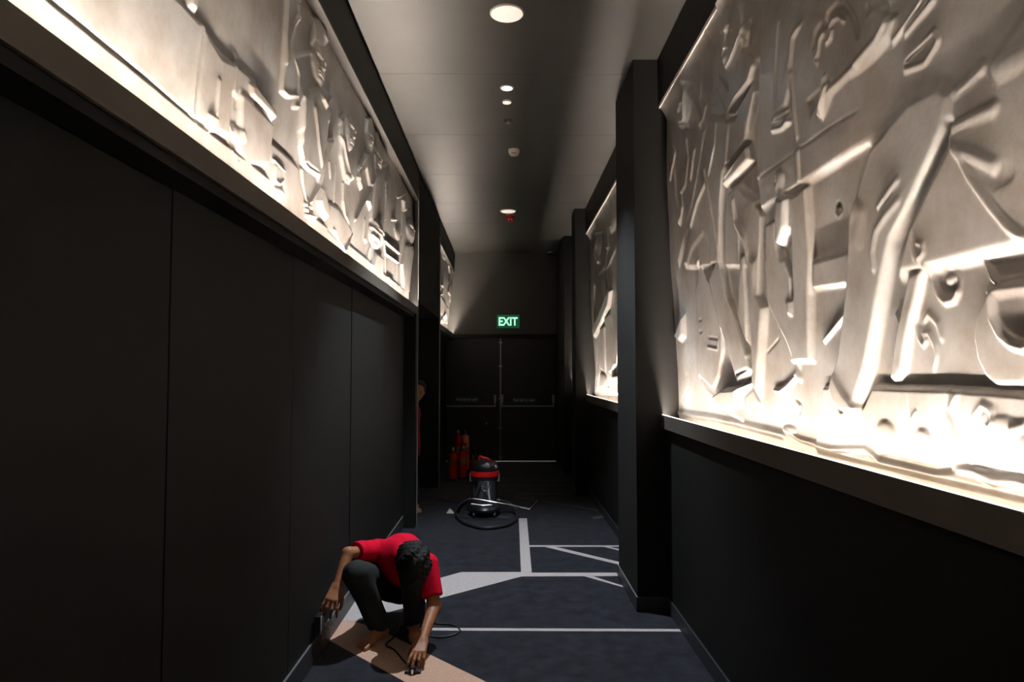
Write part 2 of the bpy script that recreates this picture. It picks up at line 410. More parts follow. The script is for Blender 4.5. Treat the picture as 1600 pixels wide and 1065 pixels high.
# ------------------------------------------------------------------ relief panels (height fields in metres: along the wall, up the wall)
RELIEF_RIGHT_NEAR = [
 ('P',[(2.858,2.223),(1.998,2.223),(1.726,2.206),(1.58,2.128),(1.381,2.123),(1.159,2.134),(1.138,2.593),(2.691,3.731),(2.787,2.838),(2.863,2.455)],0.05,0.0223),
 ('S',[(2.83,2.369),(2.446,2.364),(2.207,2.356),(2.037,2.347)],0.0072,-0.0026),
 ('P',[(2.438,1.955),(2.162,1.95),(2.183,1.828),(2.456,1.844)],0.035,0.0136),
 ('P',[(2.443,1.84),(2.199,1.829),(2.199,1.821),(2.444,1.831)],0.0,0.0062),
 ('P',[(2.407,1.65),(2.417,1.666),(2.232,1.756),(2.224,1.735)],0.03,0.0074),
 ('P',[(1.636,2.14),(1.534,2.171),(1.388,1.977),(1.295,1.861),(1.298,1.799),(1.396,1.802),(1.801,1.804),(1.911,1.803),(1.93,1.824),(1.847,1.954),(1.762,2.032)],0.05,0.0341),
 ('P',[(1.634,2.131),(1.605,2.085),(1.57,2.011),(1.513,1.928),(1.463,1.866),(1.395,1.813),(1.33,1.763),(1.304,2.332),(1.452,2.259),(1.522,2.237),(1.59,2.226)],0.06,0.0245,'carved_torso','raised torso with folds at the upper right'),
 ('S',[(1.634,2.135),(1.56,2.136),(1.503,2.134),(1.473,2.131)],0.0216,0.0147),
 ('S',[(1.634,2.128),(1.605,2.082),(1.57,2.008),(1.513,1.925),(1.463,1.863),(1.395,1.811)],0.0115,0.0168),
 ('S',[(1.605,2.084),(1.539,2.048),(1.486,2.008)],0.0216,0.0147),
 ('S',[(1.59,2.22),(1.539,2.227),(1.495,2.238)],0.0216,0.0126),
 ('S',[(1.44,2.21),(1.398,2.212),(1.359,2.213)],0.036,0.0084),
 ('S',[(1.525,2.003),(1.48,1.982),(1.451,1.981)],0.0288,-0.0053),
 ('P',[(1.998,2.231),(2.09,2.111),(2.151,2.032),(2.212,1.805),(2.282,1.629),(2.338,1.541),(2.337,1.467),(2.246,1.428),(2.153,1.433),(2.135,1.474),(2.085,1.544),(2.012,1.687),(1.951,1.812),(1.893,1.913),(1.786,1.995),(1.673,2.097),(1.632,2.139),(1.59,2.224),(1.645,2.28),(1.779,2.287)],0.062,0.0315,'carved_leg','long raised trouser leg with a bright edge'),
 ('S',[(1.849,2.077),(1.897,2.055),(1.947,2.031)],0.0144,0.0147),
 ('S',[(1.852,2.021),(1.915,1.997),(1.975,1.964),(2.004,1.904),(1.997,1.857)],0.0144,0.0126),
 ('S',[(2.098,2.059),(2.052,2.028),(2.073,1.965)],0.0432,0.0084),
 ('P',[(2.297,1.556),(2.237,1.495),(2.144,1.439),(2.199,1.376),(2.32,1.449),(2.34,1.493)],0.075,0.0124),
 ('P',[(2.091,1.509),(1.731,1.511),(1.409,1.505),(1.227,1.499),(1.239,1.229),(1.42,1.268),(2.499,1.261),(2.449,1.417),(2.424,1.504),(2.33,1.506),(2.292,1.425),(2.161,1.432)],0.03,0.0084,'carved_frieze','low raised band with swirls along the bottom'),
 ('E',(2.022,1.366),0.055,0.043,0.022),
 ('E',(1.837,1.37),0.038,0.031,0.016),
 ('S',[(1.663,1.332),(1.646,1.381),(1.631,1.448),(1.601,1.473),(1.573,1.463),(1.566,1.433),(1.581,1.421),(1.597,1.431),(1.593,1.45)],0.0094,0.0137),
 ('S',[(1.729,1.503),(1.738,1.449),(1.714,1.406),(1.696,1.368)],0.0086,0.0105),
 ('S',[(1.687,1.496),(1.704,1.48),(1.718,1.459)],0.0086,0.0168),
 ('S',[(1.868,1.442),(1.889,1.414),(1.879,1.379)],0.0072,0.0105),
 ('S',[(1.416,1.483),(1.447,1.456),(1.469,1.435),(1.507,1.423),(1.503,1.388)],0.0144,0.0147),
 ('S',[(1.473,1.398),(1.451,1.366),(1.425,1.343)],0.0216,0.0147),
 ('S',[(1.897,1.503),(1.895,1.454),(1.878,1.401)],0.0072,0.0063),
 ('E',(1.537,1.428),0.042,0.026,0.012),
 ('S',[(2.072,1.298),(1.956,1.298),(1.8,1.297),(1.667,1.327),(1.552,1.328),(1.417,1.33)],0.013,-0.021),
 ('S',[(1.731,1.315),(1.637,1.312),(1.581,1.298),(1.502,1.31),(1.419,1.297)],0.0108,0.0168),
 ('S',[(2.783,1.317),(2.639,1.292),(2.364,1.285),(2.14,1.31),(2.082,1.292)],0.0101,0.0147),
 ('P',[(1.856,1.828),(1.784,1.826),(1.8,1.791),(1.867,1.662),(1.911,1.552),(1.944,1.524),(1.991,1.523),(1.943,1.644)],0.045,0.0126,'carved_table_leg','slanting raised table leg'),
 ('P',[(1.955,1.725),(1.939,1.726),(1.917,1.682),(1.929,1.67)],0.03,0.005),
 ('S',[(1.777,1.827),(1.771,1.787),(1.753,1.748),(1.728,1.73),(1.696,1.732),(1.677,1.749)],0.0101,0.021),
 ('S',[(1.715,1.807),(1.692,1.814),(1.674,1.801),(1.668,1.777),(1.675,1.751)],0.0086,0.0105),
 ('E',(1.7,1.786),0.023,0.016,0.02),
 ('S',[(1.859,1.676),(1.855,1.644),(1.836,1.624),(1.819,1.636),(1.833,1.657),(1.809,1.656),(1.786,1.62),(1.784,1.595),(1.799,1.562)],0.0072,0.0147),
 ('S',[(1.826,1.689),(1.803,1.708),(1.767,1.676),(1.757,1.639)],0.0086,0.0126),
 ('S',[(1.814,1.933),(1.816,1.89),(1.809,1.855)],0.0058,0.0126),
 ('S',[(1.791,1.894),(1.767,1.886),(1.763,1.864),(1.793,1.853)],0.0072,0.0168),
 ('P',[(1.574,1.726),(1.609,1.687),(1.625,1.636),(1.619,1.58),(1.593,1.538),(1.56,1.518),(1.462,1.52),(1.436,1.538),(1.393,1.542),(1.383,1.752),(1.433,1.752),(1.472,1.758),(1.541,1.753)],0.03,0.0084,'carved_jar','rounded raised jar with a ladle across its mouth'),
 ('P',[(1.545,1.725),(1.446,1.724),(1.433,1.712),(1.421,1.665),(1.419,1.628),(1.437,1.614),(1.465,1.611),(1.497,1.622),(1.526,1.648),(1.542,1.681)],0.02,0.0087),
 ('S',[(1.552,1.723),(1.549,1.675),(1.526,1.634),(1.493,1.61),(1.46,1.602),(1.431,1.612),(1.414,1.625)],0.0101,0.0231),
 ('P',[(1.536,1.758),(1.458,1.759),(1.431,1.752),(1.427,1.738),(1.536,1.749)],0.012,0.0087),
 ('P',[(1.58,1.748),(1.445,1.742),(1.434,1.726),(1.58,1.729)],0.045,0.0112),
 ('P',[(1.582,1.811),(1.568,1.813),(1.534,1.754),(1.555,1.751)],0.045,0.0112),
 ('S',[(1.431,1.745),(1.423,1.711),(1.413,1.664),(1.412,1.625),(1.416,1.586)],0.0101,-0.0126),
 ('P',[(2.565,2.219),(2.468,2.22),(2.413,2.225),(2.424,1.979),(2.463,1.833),(2.487,1.587),(2.658,1.589),(2.601,1.849)],0.05,0.0099),
 ('P',[(2.479,2.366),(2.439,2.365),(2.444,2.243),(2.475,2.243)],0.062,0.0062),
 ('P',[(2.663,2.258),(2.551,2.223),(2.585,2.103),(2.657,2.039),(2.702,2.053)],0.085,0.021,'carved_blade','bright raised knife-like blade'),
 ('E',(2.633,2.299),0.045,0.044,0.03),
 ('E',(2.648,2.306),0.021,0.022,-0.03),
 ('E',(2.238,2.095),0.022,0.026,-0.02),
 ('S',[(2.258,2.084),(2.24,2.068),(2.22,2.075)],0.0058,0.0147),
 ('P',[(2.92,2.291),(2.867,2.257),(2.842,2.211),(2.957,1.89),(3.035,1.899)],0.045,0.0087),
 ('P',[(2.817,2.179),(2.701,2.172),(2.699,2.052),(2.67,1.985),(2.653,1.855),(2.866,1.879),(2.829,2.116)],0.05,0.0186),
 ('S',[(2.66,2.039),(2.624,1.995),(2.596,1.96)],0.0086,0.0147),
 ('P',[(3.206,3.382),(3.34,3.088),(3.323,3.038),(3.398,3.001),(3.19,2.773),(3.025,2.777),(2.835,2.773),(2.786,2.88),(2.868,2.951),(2.947,2.993),(2.919,3.051),(2.932,3.15),(2.976,3.251)],0.055,0.0245,'carved_bust','raised head and shoulders of the veiled figure'),
 ('K',(3.074,3.108),0.152,0.15,0.03),
 ('S',[(3.215,3.188),(3.171,3.189),(3.088,3.166)],0.0144,0.021),
 ('S',[(3.223,3.204),(3.155,3.163),(3.105,3.146)],0.0115,0.021),
 ('S',[(3.105,3.157),(3.132,3.114),(3.133,3.08)],0.0158,0.021),
 ('E',(3.168,3.073),0.047,0.016,0.02),
 ('E',(3.161,3.035),0.044,0.017,0.018),
 ('S',[(3.154,2.991),(3.079,2.991),(3.014,3.016),(2.959,3.049),(2.919,3.105)],0.013,0.0231),
 ('S',[(3.322,3.067),(3.251,2.988),(3.15,2.891)],0.013,-0.0158),
 ('S',[(3.398,3.001),(3.293,2.879),(3.19,2.771),(3.126,2.692)],0.0144,0.0252),
 ('S',[(3.19,2.774),(3.024,2.799),(2.875,2.806),(2.831,2.844)],0.0216,0.0294),
 ('P',[(3.041,2.761),(2.833,2.803),(2.823,2.737),(2.882,2.656),(2.913,2.594),(3.094,2.658)],0.05,0.0186),
 ('S',[(2.866,2.692),(2.896,2.651),(2.919,2.614)],0.0115,-0.021),
 ('P',[(3.236,2.792),(3.111,2.744),(2.901,2.677),(2.916,2.549),(3.256,2.498),(3.342,2.288),(3.398,2.07),(4.155,2.185),(4.102,2.226),(3.701,2.648),(3.492,2.898)],0.06,0.035,'carved_robe','raised long robe of the veiled figure'),
 ('S',[(3.318,2.824),(3.37,2.682),(3.475,2.577)],0.013,0.0147),
 ('S',[(3.232,2.791),(3.153,2.698),(3.223,2.52)],0.0144,0.0147),
 ('S',[(3.546,2.54),(3.708,2.489),(3.856,2.393)],0.018,0.0189),
 ('S',[(3.555,2.62),(3.499,2.467),(3.437,2.235),(3.386,2.068)],0.013,0.0168),
 ('P',[(2.912,2.551),(3.256,2.498),(3.287,2.435),(3.085,2.439),(2.889,2.459)],0.08,0.0217),
 ('S',[(2.934,2.539),(3.082,2.511),(3.204,2.48)],0.0115,0.0147),
 ('S',[(2.907,2.546),(2.869,2.451),(2.827,2.369),(2.856,2.373),(2.894,2.453)],0.0072,0.0168),
 ('P',[(3.253,2.423),(3.086,2.419),(2.926,2.317),(2.885,2.297),(2.932,1.999),(3.375,2.066),(3.331,2.286)],0.045,0.0186),
 ('S',[(3.168,2.353),(3.153,2.253),(3.06,2.16),(3.011,2.011)],0.0216,0.021),
 ('S',[(3.126,2.193),(3.163,2.034)],0.0086,0.0126),
 ('P',[(4.104,3.318),(4.005,3.32),(3.815,3.18),(3.724,3.053),(3.575,2.83),(4.357,3.109),(4.429,3.313)],0.03,0.035,'carved_head','raised long face beside the column'),
 ('K',(3.968,3.129),0.158,0.128,0.045),
 ('S',[(3.941,3.238),(3.896,3.186),(3.909,3.091),(3.924,3.04)],0.0216,0.0294),
 ('S',[(4.053,3.176),(3.946,3.142)],0.0101,0.021),
 ('E',(4.014,3.133),0.054,0.022,0.02),
 ('S',[(4.044,3.064),(3.925,3.026)],0.0115,0.021),
 ('S',[(4.046,3.035),(3.913,2.99)],0.013,0.0231),
 ('S',[(3.601,2.984),(3.684,2.896)],0.0101,0.0231),
 ('S',[(3.486,2.925),(3.512,2.829)],0.0144,0.0189),
 ('S',[(3.458,3.327),(3.444,3.193),(3.46,3.042)],0.0216,0.0126),
 ('S',[(3.694,3.21),(3.711,3.082)],0.0216,0.0105),
 ('P',[(4.31,3.147),(3.583,2.863),(3.672,2.679),(3.85,2.525),(4.012,2.393),(4.296,2.207),(4.364,2.373),(4.385,2.755),(4.396,2.949)],0.03,0.031),
 ('S',[(4.316,3.017),(4.199,2.921),(4.345,2.793)],0.0115,0.0273),
 ('S',[(3.773,2.8),(3.868,2.663)],0.0115,0.0252),
 ('S',[(3.956,2.912),(3.914,2.796),(3.984,2.662),(4.066,2.65)],0.0216,0.0168),
 ('S',[(4.232,2.823),(4.204,2.651),(4.125,2.47)],0.0216,0.0231),
 ('S',[(4.082,2.654),(4.064,2.544),(4.142,2.456)],0.0115,0.021),
 ('P',[(3.634,2.314),(3.535,2.217),(3.553,2.094),(4.054,2.17),(3.892,2.267)],0.05,0.0248),
 ('P',[(3.776,2.173),(3.928,2.029),(3.986,1.531),(3.711,1.456),(3.591,1.543),(3.512,1.665),(3.493,1.785),(3.644,2.049)],0.03,0.0124),
 ('S',[(3.766,2.174),(3.927,2.039),(3.966,1.817),(3.987,1.528)],0.0115,0.0252),
 ('S',[(3.735,2.137),(3.63,2.02),(3.506,1.804),(3.391,1.611),(3.289,1.487)],0.0158,0.0315),
 ('P',[(3.643,2.058),(3.435,2.141),(3.325,1.923),(3.132,1.637),(3.102,1.56),(3.294,1.487),(3.493,1.777)],0.055,0.0186),
 ('S',[(3.435,2.141),(3.363,1.944),(3.231,1.784),(3.144,1.63)],0.013,0.0168),
 ('P',[(3.123,2.095),(3.057,2.084),(3.08,1.819),(3.121,1.652),(3.229,1.824)],0.06,0.0186),
 ('P',[(3.057,2.076),(2.912,2.051),(2.969,1.92),(2.883,1.83),(2.951,1.632),(3.023,1.41),(3.105,1.498),(3.069,1.81)],0.06,0.031),
 ('S',[(2.864,1.836),(2.757,1.75),(2.677,1.638),(2.62,1.529)],0.0173,0.0315),
 ('S',[(2.64,1.542),(2.734,1.498),(2.806,1.472),(2.87,1.477)],0.013,0.0273),
 ('P',[(2.873,2.045),(2.644,2.005),(2.592,1.919),(2.608,1.545),(2.709,1.679),(2.864,1.836)],0.05,0.0186),
 ('S',[(3.72,1.743),(3.568,1.727)],0.0058,-0.0126),
 ('S',[(3.755,1.691),(3.585,1.672),(3.559,1.728)],0.0058,0.0105),
 ('E',(3.865,1.851),0.041,0.01,-0.015),
 ('E',(3.868,1.784),0.041,0.01,-0.015),
 ('P',[(2.655,1.838),(2.596,1.827),(2.599,1.765),(2.641,1.773)],0.075,0.0087),
 ('S',[(2.941,1.637),(2.814,1.687)],0.0058,-0.0147),
 ('P',[(3.713,1.42),(3.507,1.47),(3.319,1.478),(3.104,1.514),(3.271,1.439),(3.274,1.383),(3.248,1.316),(3.485,1.346)],0.085,0.0155),
 ('P',[(3.986,1.531),(3.711,1.456),(3.703,1.42),(3.866,1.457)],-0.005,0.005),
 ('P',[(3.259,1.432),(3.129,1.475),(3.033,1.41),(3.225,1.393)],0.01,0.0074),
 ('S',[(3.286,1.544),(3.136,1.566)],0.0086,-0.0168),
 ('P',[(4.491,1.786),(4.221,1.929),(4.241,1.773),(4.358,1.736)],0.06,0.0248),
 ('S',[(4.301,1.542),(4.263,1.458),(4.395,1.38)],0.0086,-0.0168),
 ('E',(2.742,1.322),0.069,0.017,0.02),
 ('S',[(2.677,1.446),(2.63,1.429),(2.647,1.395)],0.0072,-0.0147),
 ('S',[(4.49,1.288),(3.756,1.303),(3.277,1.302),(2.814,1.296)],0.0216,0.021),
 ('P',[(2.46,2.797),(2.398,2.807),(2.329,2.795),(2.366,2.783),(2.424,2.761),(2.457,2.678),(2.472,2.595),(2.522,2.544),(2.61,2.551),(2.638,2.575),(2.594,2.626),(2.49,2.714)],0.07,0.021,'carved_forearm','raised forearm pointing down with a cuffed wrist'),
 ('S',[(2.557,2.895),(2.579,2.823),(2.617,2.678),(2.635,2.574)],0.0144,0.0126),
 ('S',[(2.623,2.551),(2.548,2.538),(2.512,2.534)],0.0101,0.0168),
 ('S',[(2.664,2.513),(2.575,2.488),(2.497,2.485)],0.0115,0.0231),
 ('S',[(2.65,2.542),(2.514,2.502)],0.0216,0.021),
 ('S',[(2.284,2.673),(2.268,2.707),(2.22,2.709),(2.183,2.695),(2.173,2.721),(2.12,2.722),(2.079,2.703),(2.041,2.66),(2.012,2.609),(2.001,2.567)],0.0144,-0.0147),
 ('S',[(2.158,2.673),(2.132,2.685),(2.097,2.673),(2.074,2.646)],0.0101,0.0189),
 ('S',[(2.186,2.633),(2.159,2.632),(2.151,2.654)],0.0101,0.0189),
 ('S',[(2.261,2.599),(2.276,2.623),(2.247,2.626),(2.233,2.666),(2.203,2.674)],0.0101,0.0189),
 ('P',[(1.841,2.55),(1.899,2.516),(1.942,2.51),(2.097,2.494),(2.202,2.497),(2.25,2.456),(2.264,2.412),(2.215,2.409),(2.168,2.45),(2.066,2.458),(2.004,2.446),(1.903,2.448),(1.82,2.461),(1.78,2.517)],0.075,0.028,'carved_arm','raised arm reaching down with spread fingers'),
 ('S',[(1.846,2.522),(1.9,2.501),(2.002,2.486)],0.0216,0.0168),
 ('S',[(2.214,2.531),(2.235,2.477),(2.261,2.42)],0.0094,0.0315),
 ('S',[(2.194,2.496),(2.217,2.452),(2.243,2.408)],0.0094,0.0315),
 ('P',[(2.36,2.514),(2.227,2.51),(2.259,2.469),(2.348,2.437)],0.04,0.0124),
 ('S',[(2.466,2.652),(2.464,2.532),(2.451,2.409)],0.0144,0.0126),
 ('P',[(1.945,2.666),(1.938,2.586),(1.89,2.564),(1.831,2.556),(1.778,2.553),(1.775,2.569)],0.065,0.021,'carved_cloth','raised folded cloth at the top'),
 ('S',[(1.937,2.614),(1.895,2.603),(1.85,2.57)],0.0216,-0.0147),
 ('S',[(1.78,2.385),(1.65,2.397),(1.637,2.367),(1.696,2.338),(1.781,2.358),(1.78,2.385)],0.0086,0.0126),
 ('S',[(1.684,2.496),(1.752,2.475),(1.821,2.457)],0.0115,0.0168),
 ('S',[(1.642,2.473),(1.764,2.448)],0.0115,0.0147),
]
RELIEF_LEFT_NEAR = [
 ('P',[(0.662,2.379),(1.477,2.37),(2.182,2.367),(2.612,2.378),(3.523,2.371),(4.45,2.375),(5.393,2.372),(7.491,2.38),(7.503,2.127),(1.281,2.236),(0.667,2.276)],0.04,0.012,'carved_plinth','raised band along the bottom'),
 ('P',[(0.727,2.486),(2.018,2.672),(2.18,2.676),(2.208,2.675),(2.353,2.665),(2.655,2.7),(2.661,2.579),(2.228,2.544),(2.167,2.666),(2.16,2.396),(2.182,2.367),(1.63,2.374),(0.732,2.366)],0.0224,0.012),
 ('S',[(2.167,2.667),(2.161,2.515),(2.157,2.395),(2.184,2.369)],0.0144,0.033),
 ('P',[(2.176,2.67),(2.321,2.644),(2.44,2.673),(2.457,2.452),(2.467,2.4),(2.346,2.382),(2.179,2.369)],0.032,0.018),
 ('P',[(2.057,2.722),(2.123,2.76),(2.126,2.679),(2.059,2.671)],0.04,0.018),
 ('P',[(2.122,2.779),(2.261,2.86),(2.34,2.771),(2.438,2.705),(2.412,2.666),(2.32,2.665),(2.187,2.676)],0.0,0.03),
 ('P',[(2.26,2.424),(2.324,2.435),(2.349,2.381),(2.265,2.353)],0.068,0.012),
 ('S',[(2.319,2.553),(2.324,2.45)],0.0144,0.021),
 ('P',[(2.508,2.596),(2.553,2.597),(2.867,2.603),(2.861,2.491),(2.851,2.423),(2.62,2.352),(2.547,2.387),(2.537,2.47)],0.04,0.0108,'carved_slab','raised leaning slab'),
 ('P',[(2.571,2.656),(2.621,2.673),(2.865,2.657),(2.863,2.614),(2.591,2.616)],0.052,0.012),
 ('S',[(2.509,2.59),(2.511,2.537)],0.0086,-0.021),
 ('E',(2.523,2.442),0.066,0.028,0.03),
 ('S',[(2.472,2.435),(2.476,2.364)],0.0072,0.021),
 ('S',[(2.531,2.422),(2.542,2.351)],0.0072,-0.021),
 ('S',[(2.445,2.709),(2.458,2.446)],0.0101,0.018),
 ('P',[(2.864,2.606),(3.27,2.575),(3.247,2.538),(2.867,2.532)],0.0,0.015),
 ('P',[(2.867,2.532),(3.247,2.538),(3.407,2.411),(3.497,2.277),(2.889,2.286),(2.858,2.336)],0.024,0.012),
 ('P',[(2.931,3.236),(2.892,2.994),(2.912,2.771),(2.984,2.774),(3.09,2.815),(3.082,2.764),(3.165,2.795),(3.204,2.865),(3.108,2.924),(3.028,2.965),(3.015,3.021),(3.063,3.15),(3.088,3.327)],0.032,0.012,'carved_arm','raised bent arm beside the tall figure'),
 ('S',[(2.931,3.223),(2.896,2.996),(2.912,2.771),(2.984,2.776),(3.09,2.817),(3.084,2.766),(3.165,2.796)],0.0101,0.033),
 ('S',[(3.051,3.165),(2.989,3.104),(2.932,3.001),(2.909,2.889)],0.0115,0.021),
 ('S',[(3.057,3.147),(3.015,3.021),(3.022,2.962),(3.086,2.915),(3.103,2.824)],0.0101,0.021),
 ('E',(3.072,3.204),0.035,0.034,0.03),
 ('S',[(3.047,3.247),(3.092,3.251),(3.072,3.19),(3.03,3.147)],0.0086,0.027),
 ('S',[(3.027,2.975),(3.292,3.119)],0.0101,0.015),
 ('P',[(3.19,2.859),(3.256,2.922),(3.463,3.035),(3.653,3.063),(3.663,2.854),(3.189,2.685)],0.036,0.024,'carved_shoulders','raised shoulders of the tall figure'),
 ('P',[(3.195,2.862),(3.622,3.038),(3.649,2.817),(3.609,2.673),(3.6,2.549),(3.539,2.588),(3.295,2.575),(3.229,2.657)],0.04,0.018,'carved_body','raised body of the tall figure'),
 ('S',[(3.197,2.863),(3.219,2.726),(3.242,2.639),(3.3,2.577)],0.013,0.039),
 ('S',[(3.3,2.577),(3.399,2.577),(3.545,2.589)],0.0115,0.033),
 ('S',[(3.309,2.542),(3.352,2.472),(3.413,2.413)],0.013,0.039),
 ('F',(3.419,3.116),0.126,0.11,0.06),
 ('P',[(3.339,3.336),(3.446,3.387),(3.529,3.353),(3.556,3.283),(3.285,3.162),(3.301,3.255)],0.04,0.021),
 ('S',[(3.33,3.307),(3.312,3.236),(3.305,3.172)],0.0144,0.027),
 ('S',[(3.462,3.294),(3.544,3.286)],0.0101,0.024),
 ('S',[(3.467,2.96),(3.548,2.949)],0.0101,0.024),
 ('S',[(3.65,3.115),(3.667,3.022),(3.611,2.901)],0.0144,0.018),
 ('S',[(3.359,2.868),(3.474,2.741),(3.565,2.652)],0.0216,0.021),
 ('S',[(3.463,2.973),(3.551,2.96),(3.622,3.038)],0.013,0.021),
 ('P',[(2.896,2.459),(3.048,2.452),(3.054,2.326),(2.868,2.307)],0.044,0.015,'carved_bag','raised bag with a ring handle'),
 ('S',[(2.896,2.459),(3.048,2.452)],0.0101,0.024),
 ('S',[(2.917,2.437),(2.92,2.373),(2.964,2.375),(3.014,2.406),(3.019,2.448)],0.0086,0.021),
 ('E',(2.986,2.338),0.074,0.026,0.03),
 ('S',[(3.382,2.39),(3.505,2.401)],0.0115,0.033),
 ('S',[(3.396,2.367),(3.514,2.379)],0.0115,0.033),
 ('S',[(3.411,2.343),(3.521,2.357)],0.0115,0.033),
 ('S',[(3.461,2.425),(3.536,2.341)],0.0216,0.021),
 ('P',[(3.634,2.808),(3.809,2.869),(3.7,2.735),(3.645,2.562),(3.504,2.412),(3.489,2.432),(3.594,2.555)],0.044,0.012),
 ('P',[(3.645,2.562),(3.61,2.463),(3.668,2.42),(3.798,2.395),(3.829,2.458),(3.726,2.525)],0.056,0.018),
 ('P',[(3.855,2.475),(4.028,2.478),(4.091,2.432),(3.831,2.409)],0.064,0.012,'carved_book','bright raised open book'),
 ('S',[(3.766,2.722),(3.819,2.653)],0.0115,0.024),
 ('S',[(3.919,2.752),(3.947,2.548)],0.0101,0.021),
 ('P',[(3.889,3.015),(3.976,3.093),(4.148,3.123),(4.194,3.017),(4.1,2.882),(4.207,2.746),(4.11,2.691),(3.952,2.816)],0.04,0.015,'carved_figure','raised slim figure with long hair'),
 ('F',(4.075,2.994),0.115,0.113,0.05),
 ('S',[(3.889,3.015),(3.911,2.926),(4.025,2.839),(4.196,2.738)],0.0101,0.033),
 ('S',[(4.09,2.694),(4.134,2.595),(4.218,2.522),(4.317,2.495)],0.0115,0.036),
 ('E',(4.167,2.744),0.096,0.024,0.03),
 ('S',[(4.439,2.902),(4.453,2.816),(4.549,2.784)],0.0101,0.03),
 ('S',[(4.622,3.083),(4.439,2.902)],0.013,0.021),
 ('P',[(3.826,2.517),(4.04,2.535),(4.46,2.478),(4.291,2.309),(3.801,2.341)],0.024,0.018),
 ('S',[(3.955,2.382),(4.189,2.286)],0.0115,0.036),
 ('S',[(4.461,2.459),(4.229,2.308)],0.0115,0.03),
 ('F',(4.718,3.18),0.14,0.091,0.05),
 ('P',[(4.586,3.289),(4.741,3.361),(4.844,3.319),(4.813,3.253),(4.574,3.168)],0.04,0.012),
 ('F',(5.044,3.137),0.182,0.086,0.05),
 ('P',[(4.914,3.303),(5.019,3.348),(5.175,3.251),(4.92,3.181)],0.032,0.012),
 ('P',[(4.568,3.038),(4.457,2.89),(4.404,2.825),(4.521,2.777),(4.579,2.812),(4.517,2.858),(4.634,2.943),(4.766,2.863),(4.899,2.9),(4.887,3.142)],0.032,0.012),
 ('S',[(4.581,3.03),(4.429,2.882),(4.461,2.804),(4.533,2.78)],0.0101,0.033),
 ('S',[(4.853,3.131),(4.895,2.981),(4.799,2.859),(4.707,2.742),(4.502,2.565)],0.0144,0.036),
 ('P',[(4.832,2.855),(4.894,2.708),(4.738,2.75)],0.052,0.012),
 ('P',[(4.893,3.021),(5.505,3.267),(5.51,3.161),(5.442,2.778),(5.369,2.553),(4.91,2.657)],0.036,0.024,'carved_figure','raised standing figure in the far group'),
 ('S',[(5.463,3.239),(5.493,3.156),(5.304,3.042),(5.4,2.768)],0.013,0.03),
 ('F',(5.168,2.601),0.243,0.106,0.06),
 ('S',[(4.947,2.611),(5.207,2.595),(5.369,2.553)],0.013,0.033),
 ('S',[(4.985,2.564),(5.289,2.538)],0.0101,0.03),
 ('S',[(4.777,2.627),(4.796,2.499),(4.884,2.486)],0.0115,0.036),
 ('S',[(4.925,2.347),(5.025,2.488),(5.106,2.32)],0.0115,0.03),
 ('P',[(5.07,2.315),(5.213,2.48),(5.543,2.493),(5.597,2.287),(5.221,2.309)],0.048,0.024),
 ('S',[(5.536,2.627),(6.282,2.651),(6.286,2.565),(5.648,2.539),(5.536,2.627)],0.0101,0.039),
 ('S',[(5.676,2.532),(5.778,2.358),(6.077,2.384)],0.0101,0.033),
 ('S',[(5.779,2.343),(6.132,2.349)],0.0101,0.039),
 ('S',[(5.99,3.101),(6.256,3.188),(6.486,3.275)],0.0101,0.036),
 ('P',[(6.224,3.145),(6.337,3.173),(6.495,3.097),(6.297,3.049)],0.056,0.012),
 ('E',(6.488,3.23),0.12,0.054,0.03),
 ('S',[(6.296,3.058),(6.331,2.82),(6.254,2.546),(6.413,2.324)],0.0115,0.033),
 ('S',[(5.754,2.848),(5.949,2.892),(5.923,2.804)],0.0101,0.045),
 ('E',(6.11,2.801),0.149,0.05,0.03),
 ('F',(6.82,2.966),0.291,0.131,0.06),
 ('E',(6.785,3.128),0.157,0.056,0.03),
 ('P',[(6.571,2.796),(6.961,2.87),(7.258,2.706),(7.35,2.397),(6.72,2.324),(6.46,2.579)],0.052,0.024,'carved_figure','raised figure at the far end'),
]
